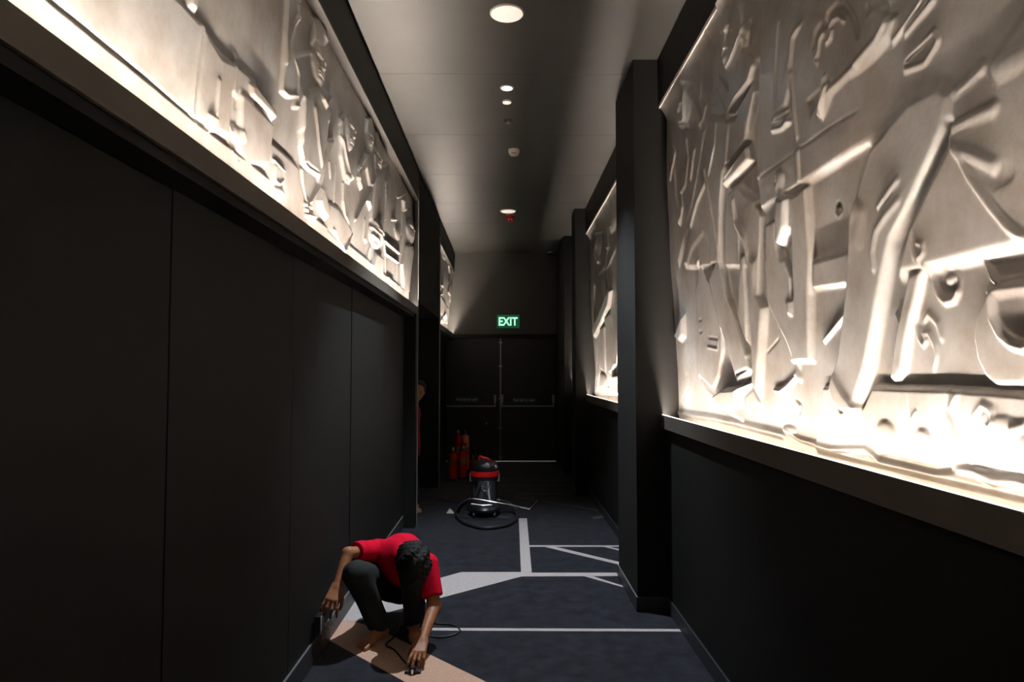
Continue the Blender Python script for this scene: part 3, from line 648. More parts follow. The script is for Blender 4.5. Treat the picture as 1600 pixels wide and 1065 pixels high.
RELIEF_RIGHT_MIDDLE = [
 ('P',[(8.307,3.259),(7.475,3.112),(6.451,3.274),(6.294,3.232),(6.377,1.339),(8.715,1.261),(8.463,2.073)],0.02,0.0186),
 ('K',(7.83,3.01),0.329,0.15,0.05),
 ('S',[(8.021,2.943),(7.626,2.788)],0.0216,0.0315),
 ('P',[(8.059,2.975),(7.829,3.035),(7.625,2.801),(7.84,2.798)],0.06,0.0186),
 ('F',(6.723,3.042),0.216,0.107,0.05),
 ('P',[(7.155,3.069),(6.974,3.098),(6.9,2.815),(7.105,2.829)],0.06,0.0186),
 ('S',[(7.015,2.836),(7.251,2.669),(7.152,2.448)],0.0216,0.0315),
 ('P',[(8.462,2.1),(7.683,2.269),(6.96,2.424),(6.82,2.385),(7.042,2.21),(7.691,2.074),(8.363,1.961)],0.09,0.0372),
 ('S',[(8.075,2.59),(8.245,2.322),(8.293,2.168)],0.0216,0.042),
 ('S',[(7.844,2.686),(7.411,2.67),(7.023,2.657),(6.603,2.739)],0.0216,0.021),
 ('P',[(7.434,2.151),(7.044,2.165),(6.954,1.583),(7.379,1.538)],0.05,0.0186),
 ('P',[(7.871,2.062),(7.52,2.063),(7.628,1.538),(7.985,1.588)],0.05,0.0186),
 ('P',[(6.624,2.255),(6.338,2.225),(6.515,1.829),(6.787,1.582),(6.806,1.755)],0.075,0.031),
 ('P',[(7.144,1.584),(6.922,1.649),(6.789,1.518),(7.103,1.505)],-0.01,0.0124),
 ('P',[(7.634,1.393),(7.349,1.492),(7.304,1.446),(7.516,1.384)],-0.01,0.0124),
 ('E',(7.0,1.517),0.202,0.088,0.04),
 ('E',(7.897,1.463),0.294,0.1,0.04),
 ('S',[(8.388,1.378),(8.179,1.537),(8.275,1.642)],0.0216,0.021),
]
RELIEF_LEFT_FAR = [
 ('P',[(9.971,3.418),(10.353,3.434),(11.697,3.47),(12.654,3.492),(12.859,2.428),(10.12,2.313)],0.012,0.018),
 ('F',(10.456,3.379),0.281,0.093,0.05),
 ('F',(12.099,3.278),0.592,0.15,0.06),
 ('P',[(11.352,3.01),(12.239,3.211),(12.824,3.108),(12.698,2.642),(11.86,2.78),(11.242,2.875)],0.052,0.03),
 ('P',[(10.1,2.705),(11.252,2.677),(11.382,2.428),(10.114,2.437)],0.04,0.024),
 ('S',[(10.187,2.86),(10.423,2.853),(10.291,2.727)],0.0216,0.045),
 ('P',[(11.359,2.889),(11.855,2.885),(11.867,2.654),(11.371,2.649)],-0.008,0.012),
 ('S',[(10.61,2.368),(11.032,2.518),(11.382,2.428)],0.0216,0.045),
 ('S',[(12.007,2.476),(12.564,2.408)],0.0216,-0.045),
 ('S',[(11.219,3.312),(11.461,3.228),(11.35,3.05)],0.0216,0.06),
]

def smooth_noise(Y, Z, seed, scale):
    r = np.random.default_rng(seed)
    g = r.random((96, 96))
    a, b = (Y / scale) % 95, (Z / scale) % 95
    i, j = np.floor(a).astype(int), np.floor(b).astype(int)
    u, v = a - i, b - j
    u, v = u * u * (3 - 2 * u), v * v * (3 - 2 * v)
    return (g[i, j] * (1 - u) * (1 - v) + g[i + 1, j] * u * (1 - v) + g[i, j + 1] * (1 - u) * v + g[i + 1, j + 1] * u * v) - 0.5

def seg_dist(A, B, p, q):
    dx, dy = q[0] - p[0], q[1] - p[1]
    L = dx * dx + dy * dy + 1e-12
    t = np.clip(((A - p[0]) * dx + (B - p[1]) * dy) / L, 0, 1)
    return np.hypot(A - p[0] - t * dx, B - p[1] - t * dy)

def relief_heights(ya, za, feats, seed):
    Y, Z = np.meshgrid(ya, za, indexing='ij')
    H = np.zeros_like(Y)
    def window(lo, hi, b0, b1):
        i0, i1 = np.searchsorted(ya, lo), np.searchsorted(ya, hi)
        j0, j1 = np.searchsorted(za, b0), np.searchsorted(za, b1)
        return slice(max(i0 - 1, 0), i1 + 1), slice(max(j0 - 1, 0), j1 + 1)
    def stroke(pts, r, h):
        w = window(min(p[0] for p in pts) - r, max(p[0] for p in pts) + r, min(p[1] for p in pts) - r, max(p[1] for p in pts) + r)
        A, B = Y[w], Z[w]
        if A.size == 0: return
        d = np.full(A.shape, 9.0)
        for p, q in zip(pts[:-1], pts[1:]): d = np.minimum(d, seg_dist(A, B, p, q))
        t = np.clip(1 - (d / r) ** 2, 0, 1)
        H[w] += h * t
    def bump(c, ru, rv, h, power=0.5):
        w = window(c[0] - ru, c[0] + ru, c[1] - rv, c[1] + rv)
        A, B = Y[w], Z[w]
        if A.size == 0: return
        t = np.clip(1 - ((A - c[0]) / ru) ** 2 - ((B - c[1]) / rv) ** 2, 0, 1)
        H[w] += h * t ** (power if h > 0 else 1.0)
    for ft in feats:
        if ft[0] == 'P':
            pts, h, bev = ft[1], ft[2], ft[3]
            w = window(min(p[0] for p in pts), max(p[0] for p in pts), min(p[1] for p in pts), max(p[1] for p in pts))
            A, B = Y[w], Z[w]
            if A.size == 0: continue
            d = np.full(A.shape, 99.0)
            ins = np.zeros(A.shape, bool)
            for k in range(len(pts)):
                p, q = pts[k], pts[(k + 1) % len(pts)]
                d = np.minimum(d, seg_dist(A, B, p, q))
                if p[1] != q[1]:
                    c = ((p[1] > B) != (q[1] > B)) & (A < (q[0] - p[0]) * (B - p[1]) / (q[1] - p[1]) + p[0])
                    ins ^= c
            t = np.where(ins, np.clip(d / bev, 0, 1), 0)
            H[w] = H[w] * (1 - t) + h * t
        elif ft[0] == 'S':
            stroke(ft[1], ft[2], ft[3])
        elif ft[0] in 'EK':
            bump(ft[1], ft[2], ft[3], ft[4])
        elif ft[0] == 'F':
            (u, v), a, b, h = ft[1], ft[2], ft[3], ft[4]
            bump((u, v), a, b, h)
            stroke([(u, v + 0.22 * b), (u, v - 0.05 * b), (u, v - 0.22 * b)], 0.17 * a, 0.35 * h)
            bump((u, v - 0.2 * b), 0.24 * a, 0.1 * b, 0.25 * h)
            for s in (-1, 1):
                stroke([(u + s * 0.15 * a, v + 0.24 * b), (u + s * 0.6 * a, v + 0.28 * b)], 0.08 * b, 0.3 * h)
                bump((u + s * 0.4 * a, v + 0.1 * b), 0.26 * a, 0.1 * b, -0.25 * h)
                bump((u + s * 0.4 * a, v + 0.1 * b), 0.16 * a, 0.06 * b, 0.2 * h)
            stroke([(u - 0.35 * a, v - 0.42 * b), (u + 0.35 * a, v - 0.42 * b)], 0.055 * b, 0.28 * h)
            stroke([(u - 0.28 * a, v - 0.54 * b), (u + 0.28 * a, v - 0.54 * b)], 0.065 * b, 0.28 * h)
            bump((u, v - 0.78 * b), 0.35 * a, 0.17 * b, 0.2 * h)
    H += 0.014 * smooth_noise(Y + 40, Z + 7, seed, 0.33) + 0.005 * smooth_noise(Y + 11, Z + 3, seed + 1, 0.12)
    for _ in range(1):
        H[1:-1] = 0.25 * H[:-2] + 0.5 * H[1:-1] + 0.25 * H[2:]
        H[:, 1:-1] = 0.25 * H[:, :-2] + 0.5 * H[:, 1:-1] + 0.25 * H[:, 2:]
    return H

def relief_sheet(parent, side, ya, za, feats, xb0, xb1, seed):
    H = relief_heights(ya, za, feats, seed) * 0.52
    ny, nz = H.shape
    tz = np.clip((za - za[0] - 0.08) / (0.72 * (za[-1] - za[0])), 0, 1)
    base = xb0 + (xb1 - xb0) * tz * tz * (3 - 2 * tz)
    if side > 0:                               # the sheet curls out to meet the soffit
        base = base - 0.042 * np.clip((za - (za[-1] - 0.085)) / 0.085, 0, 1) ** 1.6
    X = base[None, :] + (H if side < 0 else -H)
    Y, Z = np.meshgrid(ya, za, indexing='ij')
    V = np.stack([X, Y, Z], -1).reshape(-1, 3)
    I = np.arange(ny * nz).reshape(ny, nz)
    q = np.stack([I[:-1, :-1], I[1:, :-1], I[1:, 1:], I[:-1, 1:]], -1).reshape(-1, 4)
    if side > 0: q = q[:, ::-1]
    # rim and back so that the sheet has thickness
    rim = np.concatenate([I[:, 0], I[-1, 1:], I[::-1, -1][1:], I[0, ::-1][1:-1]])
    back = V[rim].copy()
    back[:, 0] = (xb0 - 0.03) if side < 0 else (xb0 + 0.03)
    m = len(rim)
    k = np.arange(m)
    off = np.array(wloc(parent))
    # smooth normals of the whole sheet, shared by the figures cut from it
    Xu = np.gradient(X, axis=0) / np.gradient(Y, axis=0)
    Xv = np.gradient(X, axis=1) / np.gradient(Z, axis=1)
    N = np.stack([np.ones_like(X), -Xu, -Xv], -1)
    if side > 0: N = -N
    N = (N / np.linalg.norm(N, axis=-1, keepdims=True)).reshape(-1, 3)
    cy_ = 0.5 * (ya[1:] + ya[:-1])[:, None] + np.zeros((ny - 1, nz - 1))
    cz_ = 0.5 * (za[1:] + za[:-1])[None, :] + np.zeros((ny - 1, nz - 1))
    part = np.zeros((ny - 1, nz - 1), int)
    named = [ft for ft in feats if ft[0] == 'P' and len(ft) > 4]
    for n_, ft in enumerate(named):
        pts = ft[1]; ins = np.zeros(part.shape, bool)
        for e in range(len(pts)):
            p, r = pts[e], pts[(e + 1) % len(pts)]
            if p[1] != r[1]:
                ins ^= ((p[1] > cz_) != (r[1] > cz_)) & (cy_ < (r[0] - p[0]) * (cz_ - p[1]) / (r[1] - p[1]) + p[0])
        part[ins] = n_ + 1
    part = part.ravel()
    def patch(name, quads, with_rim=False):
        used = np.unique(quads)
        lut = np.full(len(V), -1); lut[used] = np.arange(len(used))
        vv = V[used] - off
        qq = lut[quads]
        if with_rim:
            k0_ = len(vv)
            vv = np.concatenate([V[rim] - off, vv]); qq = qq + m
            qq = np.concatenate([qq, np.stack([k, k0_ * 0 + m + k0_ + k, m + k0_ + (k + 1) % m, (k + 1) % m], -1)[:, ::(-1 if side > 0 else 1)]])
            vv = np.concatenate([vv, back - off])
        me = bpy.data.meshes.new(name)
        me.vertices.add(len(vv)); me.vertices.foreach_set('co', vv.astype(np.float32).ravel())
        me.loops.add(qq.size); me.loops.foreach_set('vertex_index', np.ascontiguousarray(qq).astype(np.int32).ravel())
        me.polygons.add(len(qq))
        me.polygons.foreach_set('loop_start', np.arange(0, qq.size, 4, dtype=np.int32))
        me.polygons.foreach_set('use_smooth', np.ones(len(qq), bool))
        me.update(calc_edges=True)
        if with_rim:
            nn = np.concatenate([np.tile((0.0, 0.0, 0.0), (m, 1)), N[used], np.tile((0.0, 0.0, 0.0), (m, 1))])
        else:
            nn = N[used]
        me.normals_split_custom_set_from_vertices(nn.tolist())
        me.materials.append(M['relief'])
        o = bpy.data.objects.new(name, me)
        COL.objects.link(o); o.parent = parent
        return o
    patch('relief_sheet', q[part == 0], True)
    for n_, ft in enumerate(named):
        if (part == n_ + 1).sum() > 3:
            tag(patch(ft[4], q[part == n_ + 1]), ft[5])

def geo(y0, y1, r, first):
    a, d = [y0], first
    while a[-1] < y1:
        a.append(a[-1] + d); d *= r
    a[-1] = y1
    return np.array(a)

def light_box(side, y0, y1, ya, feats, label, seed):
    if side < 0:
        zb, zt, zs, x = 2.150, 2.229, 3.337, XL
        root = thing('wall_relief', (x - 0.1, (y0 + y1) / 2, zb), label, 'wall relief')
        MB().box(x - 0.014, x, y0, y1, zb, zt).build('ledge', M['ledge'], root, bevel=0.002)
        MB().box(x - 0.16, x - 0.02, y0, y1, zb - 0.032, zb + 0.004).build('ledge_soffit', M['black_paint'], root)
        MB().box(x - 0.20, x - 0.014, y0, y1, zb + 0.006, zb + 0.016).build('trough', M['trough'], root)
        led = MB().box(x - 0.028, x - 0.016, y0 + 0.01, y1 - 0.01, zt - 0.030, zt - 0.020).build('light_strip', M['led_left'], root)
        MB().box(x - 0.0315, x - 0.0285, y0, y1, zb + 0.016, zt - 0.008).build('added_baffle', M['steel_dull'], root)  # unseen plate, added to shield the relief foot from strip glare
        relief_sheet(root, side, ya, np.linspace(zb + 0.017, zs - 0.001, 330), feats, -1.022, -0.962, seed)
    else:
        zb, zt, zs, x = 1.186, 1.274, 3.324, XR
        root = thing('wall_relief', (x + 0.1, (y0 + y1) / 2, zb), label, 'wall relief')
        MB().box(x, x + 0.014, y0, y1, zb, zt).build('ledge', M['ledge'], root, bevel=0.002)
        MB().box(x + 0.014, x + 0.20, y0, y1, zb + 0.006, zb + 0.016).build('trough', M['trough'], root)
        led = MB().box(x + 0.016, x + 0.028, y0 + 0.01, y1 - 0.01, zb + 0.0165, zb + 0.026).build('light_strip', M['led'], root)
        MB().box(x + 0.0285, x + 0.0315, y0, y1, zb + 0.016, zb + 0.038).build('added_baffle', M['steel_dull'], root)  # added shield, out of view, cutting the glare low on the sheet
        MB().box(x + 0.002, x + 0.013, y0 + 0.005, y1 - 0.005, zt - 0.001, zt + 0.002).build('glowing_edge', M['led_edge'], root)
        relief_sheet(root, side, ya, np.linspace(zb + 0.017, zs - 0.001, 430), feats, 1.142, 1.080, seed)
    return root

light_box(-1, -2.0, 7.035, np.concatenate([np.linspace(-1.99, 1.2, 60)[:-1], geo(1.2, 7.03, 1.0022, 0.0042)]), RELIEF_LEFT_NEAR,
          'long backlit silver relief of figures high on the left wall, nearer of the two', 11)
light_box(1, -2.0, 4.504, np.concatenate([np.linspace(-1.99, 1.25, 60)[:-1], geo(1.25, 4.50, 1.0022, 0.0035)]), RELIEF_RIGHT_NEAR,
          'huge backlit relief of robed figures on the right wall, in front of the near column', 23)
light_box(1, 5.242, 8.688, geo(5.25, 8.68, 1.001, 0.008), RELIEF_RIGHT_MIDDLE,
          'backlit relief on the right wall between the near and the second column', 37)
light_box(-1, 9.37, 11.998, geo(9.38, 11.99, 1.001, 0.009), RELIEF_LEFT_FAR,
          'small far backlit relief high on the left wall beside the exit doors', 41)
light_box(1, 9.122, 10.448, geo(9.13, 10.44, 1.001, 0.012), [], 'sliver of a third lit recess on the right wall behind the second column', 53)

# ------------------------------------------------------------------ exit doors
ddoor = struct('door_1', MB().box(-1.048, 0.884, 12.03, 12.06, 2.158, 2.168), M['black_paint'])
for x0, x1 in ((-1.042, -0.094), (-0.086, 0.880)):
    leaf = MB().box(x0, x1, 12.02, 12.065, 0.016, 2.165).build('door_leaf', M['door'], ddoor, bevel=0.002)
    zb = 0.965
    MB().box(x0 + 0.012 if x0 < -0.5 else x0 + 0.03, x1 - 0.09 if x0 < -0.5 else x1 - 0.045, 11.945, 11.975, zb - 0.012, zb + 0.014).build('push_bar', M['steel_dull'], leaf, bevel=0.004)
    for px in ((x1 - 0.09, ) if x0 < -0.5 else (x0 + 0.025, x1 - 0.045)):
        h = MB().box(px - 0.02, px + 0.02, 11.95, 12.02, zb + 0.07, zb + 0.20)
        h.box(px - 0.010, px + 0.010, 11.95, 12.02, zb - 0.01, zb + 0.07)
        h.build('push_bar_housing', M['steel_dull'], leaf, bevel=0.003)
strip = MB().box(-0.101, -0.079, 12.0, 12.07, 0.014, 2.15).build('meeting_strip', M['steel_dull'], ddoor)
for z in (0.08, 0.584, 1.10, 1.663, 2.08):
    MB().box(-0.122, -0.058, 11.99, 12.012, z - 0.012, z + 0.012).build('bolt', M['steel'], strip, bevel=0.003)
MB().lathe((-0.337, 12.02, 0.662), [(0.018, 0.0), (0.018, 0.012), (0.012, 0.018)], 16, 'y').build('knob', M['steel'], ddoor, smooth=True)
MB().box(-0.64, 0.878, 11.985, 12.03, 0.0, 0.003).build('threshold', M['steel'], ddoor)
for cx_, z, nm in ((-0.676, 1.077, 'left'), (0.327, 1.066, 'right')):
    s = thing('push_sign', (cx_, 12.018, z - 0.04), 'dark green Push bar to open sign on the %s exit door leaf' % nm, 'sign')
    MB().box(cx_ - 0.215, cx_ + 0.215, 12.012, 12.0195, z - 0.048, z + 0.048).build('plate', M['push_green'], s)
    text_mesh('letter', 'Push bar to open', 0.062, M['push_text'], s, (cx_, 12.0115, z), 0.0008, 0.37)

es = thing('exit_sign', (0.045, 11.99, 2.345), 'green illuminated EXIT sign above the double doors', 'exit sign')
MB().box(-0.155, 0.245, 11.965, 12.0, 2.335, 2.565).build('sign_box', M['exit_green'], es, bevel=0.005)
text_mesh('letter', 'EXIT', 0.2, M['exit_text'], es, (0.045, 11.963, 2.450), 0.002, 0.335, 0.006)

# light that leaks in under the doors from the lobby beyond
ob = struct('trim_20', MB().box(-1.3, 1.3, 12.15, 13.6, -0.1, 0.0), M['white'])
MB().box(-1.3, 1.3, 13.6, 13.65, 0.0, 2.3).build('lobby_wall', M['white'], ob)
MB().box(-1.35, -1.3, 12.15, 13.65, 0.0, 2.3).build('lobby_wall', M['white'], ob)
MB().box(1.3, 1.35, 12.15, 13.65, 0.0, 2.3).build('lobby_wall', M['white'], ob)
MB().box(-1.35, 1.35, 12.15, 13.65, 2.3, 2.35).build('lobby_ceiling', M['white'], ob)
ld = bpy.data.lights.new('lobby_lamp', 'AREA'); ld.energy = 60; ld.size = 0.8; ld.color = (0.95, 0.97, 1.0)
lo = bpy.data.objects.new('lobby_lamp', ld); lo.location = (0, 12.9, 2.25); COL.objects.link(lo)

# ------------------------------------------------------------------ fittings in the ceiling
def disc(x, y, r, label):
    o = thing('ceiling_disc', (x, y, ZC), label, 'ceiling fitting')
    MB().lathe((x, y, ZC), [(r, 0.002), (r, -0.006), (r * 0.93, -0.010), (r * 0.90, -0.008)], 48).build('rim', M['white'], o, smooth=True)
    MB().lathe((x, y, ZC), [(r * 0.905, -0.004), (r * 0.90, -0.0125), (r * 0.5, -0.0135), (0.006, -0.014), (0.004, -0.016)], 48).build('cover', M['disc'], o, smooth=True)
    return o
disc(0.007, 3.914, 0.101, 'large round white disc in the ceiling, nearest the viewer')
disc(0.032, 8.82, 0.104, 'round white ceiling disc just in front of the red detector')
disc(0.009, 5.225, 0.036, 'tiny round white ceiling disc just behind the bright spotlight')
sp = thing('spotlight', (0.010, 4.97, ZC), 'small glaring cool white recessed ceiling spotlight', 'ceiling light')
MB().lathe((0.01, 4.97, ZC), [(0.052, 0.002), (0.052, -0.004), (0.040, -0.008), (0.036, -0.002), (0.036, 0.002)], 32).build('trim_ring', M['white'], sp, smooth=True)
MB().lathe((0.01, 4.97, ZC), [(0.035, 0.0), (0.035, -0.003), (0.02, -0.007), (0.003, -0.008)], 24).build('lens', M['lens'], sp, smooth=True)
sd = bpy.data.lights.new('spot_lamp', 'SPOT'); sd.energy = SPOT_W; sd.color = COOL
sd.spot_size = math.radians(89); sd.spot_blend = 0.6; sd.shadow_soft_size = 0.03
so = bpy.data.objects.new('spot_lamp', sd); so.location = (0.0, 0.0, -0.03); so.parent = sp; COL.objects.link(so)
sk = thing('sprinkler', (0.010, 5.63, ZC), 'small dark flush sprinkler plate in the ceiling', 'sprinkler')
MB().lathe((0.022, 5.63, ZC), [(0.038, 0.001), (0.038, -0.003), (0.030, -0.005), (0.028, -0.003), (0.002, -0.003)], 24).build('plate', M['ceiling_gap'], sk, smooth=True)
MB().lathe((0.022, 5.63, ZC), [(0.010, -0.002), (0.008, -0.016), (0.020, -0.020), (0.020, -0.023), (0.002, -0.024)], 16).build('deflector', M['steel_dull'], sk, smooth=True)
sm = thing('smoke_detector', (0.078, 6.38, ZC), 'white round smoke detector hanging from the ceiling', 'smoke detector')
MB().lathe((0.078, 6.38, ZC), [(0.053, 0.001), (0.053, -0.024), (0.052, -0.026)], 32).build('base', M['white'], sm, smooth=True)
MB().lathe((0.078, 6.38, ZC), [(0.050, -0.026), (0.050, -0.034), (0.040, -0.052), (0.030, -0.058), (0.004, -0.060)], 32).build('sensor_head', M['white'], sm, smooth=True)
for k in (-1, 0, 1):
    MB().box(0.078 + k * 0.014 - 0.005, 0.078 + k * 0.014 + 0.005, 6.332, 6.344, ZC - 0.047, ZC - 0.041).build('vent_slot', M['black_plastic'], sm)
rd = thing('beacon_detector', (0.060, 9.05, ZC), 'red dome detector hanging from the ceiling', 'detector')
MB().lathe((0.060, 9.05, ZC), [(0.058, 0.001), (0.058, -0.016)], 32).build('base', M['white'], rd, smooth=True)
MB().lathe((0.060, 9.05, ZC), [(0.062, -0.016), (0.064, -0.030), (0.060, -0.066), (0.046, -0.088), (0.004, -0.094)], 32).build('dome', M['red_plastic'], rd, smooth=True)
for k in (-1, 1):
    MB().box(0.060 + k * 0.02 - 0.011, 0.060 + k * 0.02 + 0.011, 8.987, 9.0, ZC - 0.082, ZC - 0.068).build('reflector', M['white'], rd)
dc = thing('dome_camera', (0.775, 11.86, ZC), 'tiny dome camera under the ceiling at the far end', 'camera')
MB().lathe((0.775, 11.86, ZC), [(0.045, 0.001), (0.045, -0.02), (0.040, -0.024)], 24).build('base', M['white'], dc, smooth=True)
MB().lathe((0.775, 11.86, ZC), [(0.036, -0.022), (0.033, -0.042), (0.018, -0.058), (0.002, -0.061)], 24).build('bubble', M['black_plastic'], dc, smooth=True)

# ------------------------------------------------------------------ fire extinguishers
def extinguisher(x, y, h, r, m, label, hose_dir=(1, -0.3), neck=0.12):
    t = thing('fire_extinguisher', (x, y, 0.0), label, 'fire extinguisher', 'fire extinguishers by the exit doors')
    hb = h - neck
    prof = [(r * 0.9, 0.0), (r * 0.96, 0.006), (r, 0.02), (r, hb - r * 0.7)]
    for k in range(1, 7):
        a = k / 6 * math.pi / 2
        prof.append((max(r * math.cos(a), 0.022), hb - r * 0.7 + r * 0.7 * math.sin(a)))
    prof += [(0.022, hb + 0.012)]
    cyl = MB().lathe((x, y, 0), prof, 28).build('cylinder', m, t, smooth=True)
    MB().lathe((x, y, 0), [(r * 1.03, 0.0), (r * 1.03, 0.028), (r * 0.98, 0.03)], 28).build('base_ring', M['black_plastic'], t, smooth=True)
    va = MB().lathe((x, y, 0), [(0.018, hb + 0.01), (0.02, hb + 0.02), (0.016, hb + 0.05), (0.020, hb + 0.055), (0.012, hb + 0.075)], 16).build('valve', M['brass'], t, smooth=True)
    MB().lathe((x, y - 0.02, hb + 0.04), [(0.016, 0.0), (0.016, 0.012), (0.012, 0.014)], 16, 'y').build('gauge', M['steel'], va, smooth=True)
    MB().tube([(x - 0.012, y, hb + 0.06), (x + 0.02, y - 0.02, hb + 0.072), (x + 0.05, y - 0.045, hb + 0.066)], 0.007, 8).build('handle', M['black_plastic'], va, smooth=True)
    MB().tube([(x - 0.014, y, hb + 0.075), (x + 0.02, y - 0.02, hb + 0.092), (x + 0.05, y - 0.045, hb + 0.100)], 0.006, 8).build('lever', M['black_plastic'], va, smooth=True)
    dx, dy = hose_dir
    MB().tube([(x, y, hb + 0.03), (x + dx * r * 0.7, y + dy * r * 0.7, hb + 0.035), (x + dx * r * 1.15, y + dy * r * 1.15, hb - 0.04), (x + dx * r * 1.2, y + dy * r * 1.2, h * 0.5), (x + dx * r * 1.15, y + dy * r * 1.15, h * 0.25)], 0.008, 8, 6).build('hose', M['rubber'], t, smooth=True)
    v, f = [], []
    for k in range(13):
        a = math.radians(-90 - 55 + 110 * k / 12)
        for z in (h * 0.40, h * 0.56):
            v.append((x + (r + 0.0012) * math.cos(a), y + (r + 0.0012) * math.sin(a), z))
    for k in range(12): f.append((2 * k, 2 * k + 2, 2 * k + 3, 2 * k + 1))
    MB().add(v, f).build('paper_label', M['label'], cyl, smooth=True)
    return t
extinguisher(-0.760, 9.97, 0.525, 0.060, M['ext_red'], 'short red extinguisher, front left of the cluster by the doors', (-0.9, -0.4))
extinguisher(-0.620, 10.08, 0.54, 0.058, M['ext_red'], 'short red extinguisher, front right of the cluster nearest the vacuum', (-0.8, -0.5))
extinguisher(-0.628, 10.80, 0.70, 0.062, M['ext_lit'], 'tall extinguisher painted in its lit orange tone behind the short red pair', (0.9, -0.3))
extinguisher(-0.745, 10.84, 0.70, 0.058, M['ext_red'], 'tall dark red extinguisher at the back left of the cluster', (-0.9, -0.2))
extinguisher(-0.500, 10.60, 0.30, 0.055, M['ext_red'], 'lowest red extinguisher, at the right of the cluster', (0.9, -0.3), 0.085)

# ------------------------------------------------------------------ vacuum cleaner
vx, vy = -0.228, 7.50
vac = thing('vacuum_cleaner', (vx, vy, 0), 'drum vacuum cleaner with chrome tank and red band on the carpet', 'vacuum cleaner')
vbase = MB().lathe((vx, vy, 0), [(0.150, 0.055), (0.170, 0.06), (0.176, 0.085), (0.160, 0.11), (0.142, 0.125)], 40).build('base', M['black_plastic'], vac, smooth=True)
for k in range(4):
    a = math.radians(45 + 90 * k)
    cx_, cy_ = vx + 0.158 * math.cos(a), vy + 0.158 * math.sin(a)
    c = MB().lathe((cx_ - 0.012, cy_, 0.028), [(0.020, 0.0), (0.028, 0.003), (0.028, 0.021), (0.020, 0.024)], 20, 'x')
    c.build('caster', M['rubber'], vbase, smooth=True)
    MB().box(cx_ - 0.018, cx_ + 0.018, cy_ - 0.012, cy_ + 0.012, 0.040, 0.075).build('caster_fork', M['black_plastic'], vbase, bevel=0.003)
MB().lathe((vx, vy, 0), [(0.140, 0.12), (0.142, 0.13), (0.142, 0.375), (0.146, 0.385), (0.146, 0.395), (0.138, 0.397)], 48).build('tank', M['chrome'], vac, smooth=True)
MB().lathe((vx, vy, 0), [(0.140, 0.39), (0.154, 0.395), (0.156, 0.43), (0.150, 0.435)], 40).build('rim', M['black_plastic'], vac, smooth=True)
MB().lathe((vx, vy, 0), [(0.150, 0.433), (0.157, 0.436), (0.157, 0.485), (0.150, 0.488)], 40).build('band', M['red_plastic'], vac, smooth=True)
MB().lathe((vx, vy, 0), [(0.149, 0.486), (0.152, 0.50), (0.150, 0.535), (0.138, 0.565), (0.112, 0.59), (0.075, 0.603), (0.02, 0.608)], 40).build('motor_head', M['black_plastic'], vac, smooth=True)
for s in (-1, 1):
    MB().box(vx + s * 0.150 - 0.012, vx + s * 0.150 + 0.012, vy - 0.03, vy + 0.03, 0.37, 0.46).build('clip', M['steel_dull'], vac, bevel=0.003)
MB().tube([(vx - 0.055, vy - 0.05, 0.595), (vx - 0.05, vy - 0.06, 0.642), (vx - 0.01, vy - 0.07, 0.632), (vx + 0.03, vy - 0.07, 0.622), (vx + 0.055, vy - 0.06, 0.598)], 0.015, 10, 5).build('handle', M['red_plastic'], vac, smooth=True)
MB().lathe((vx + 0.03, vy - 0.115, 0.555), [(0.030, 0.0), (0.030, 0.025), (0.022, 0.03)], 20, 'y').build('switch_dial', M['steel_dull'], vac, smooth=True)
MB().lathe((vx + 0.118, vy - 0.06, 0.535), [(0.022, 0.0), (0.022, 0.03), (0.016, 0.034)], 20, 'y').build('exhaust_cap', M['steel_dull'], vac, smooth=True)
MB().lathe((vx + 0.135, vy + 0.055, 0.15), [(0.030, 0.0), (0.030, 0.03), (0.026, 0.032)], 20, 'x').build('hose_inlet', M['black_plastic'], vac, smooth=True)
hose_pts = [(vx - 0.14, vy - 0.30, 0.232), (-0.45, 7.28, 0.17), (-0.515, 7.38, 0.06), (-0.50, 7.30, 0.024), (-0.40, 7.02, 0.022), (-0.21, 6.82, 0.022), (-0.01, 6.92, 0.022), (0.10, 7.18, 0.022), (0.125, 7.42, 0.030), (0.10, 7.56, 0.06), (0.03, 7.60, 0.12), (vx + 0.15, vy + 0.06, 0.15)]
MB().tube(hose_pts, 0.019, 12, 14).build('hose', M['rubber'], vac, smooth=True)
MB().tube([(vx - 0.145, vy - 0.30, 0.236), (-0.30, 7.19, 0.233), (0.0, 7.17, 0.185), (0.225, 7.17, 0.142), (0.262, 7.18, 0.142), (0.335, 7.30, 0.19)], 0.0085, 10, 6).build('wand', M['chrome'], vac, smooth=True)
MB().tube([(-0.36, 7.155, 0.19), (-0.25, 7.16, 0.175), (-0.14, 7.165, 0.175)], 0.012, 10, 3).build('wand_grip', M['chrome'], vac, smooth=True)

cord = MB().tube([(-0.60, 10.72, 0.63), (-0.545, 10.6, 0.615), (-0.50, 10.45, 0.52), (-0.455, 10.2, 0.40), (-0.43, 10.0, 0.27), (-0.42, 9.85, 0.02), (-0.46, 9.6, 0.006), (-0.38, 9.0, 0.006), (-0.27, 8.2, 0.006), (-0.235, 7.72, 0.012)], 0.006, 8, 8).build('floor_cable', M['rubber'], None, (-0.42, 9.8, 0.0), smooth=True)
tag(cord, 'thin dark cord trailing from the extinguishers towards the vacuum', 'cord')
sc_ = MB().add([(-0.655, 7.62, 0.001), (-0.57, 7.60, 0.001), (-0.575, 7.69, 0.001), (-0.64, 7.70, 0.001), (-0.62, 7.65, 0.05), (-0.60, 7.655, 0.035)],
               [(0, 3, 2, 1), (0, 1, 5, 4), (1, 2, 5), (2, 3, 4, 5), (3, 0, 4)]).build('paper_scrap', M['paper'], None, (-0.61, 7.65, 0.001))
tag(sc_, 'small crumpled white paper scrap on the carpet left of the vacuum', 'paper scrap')

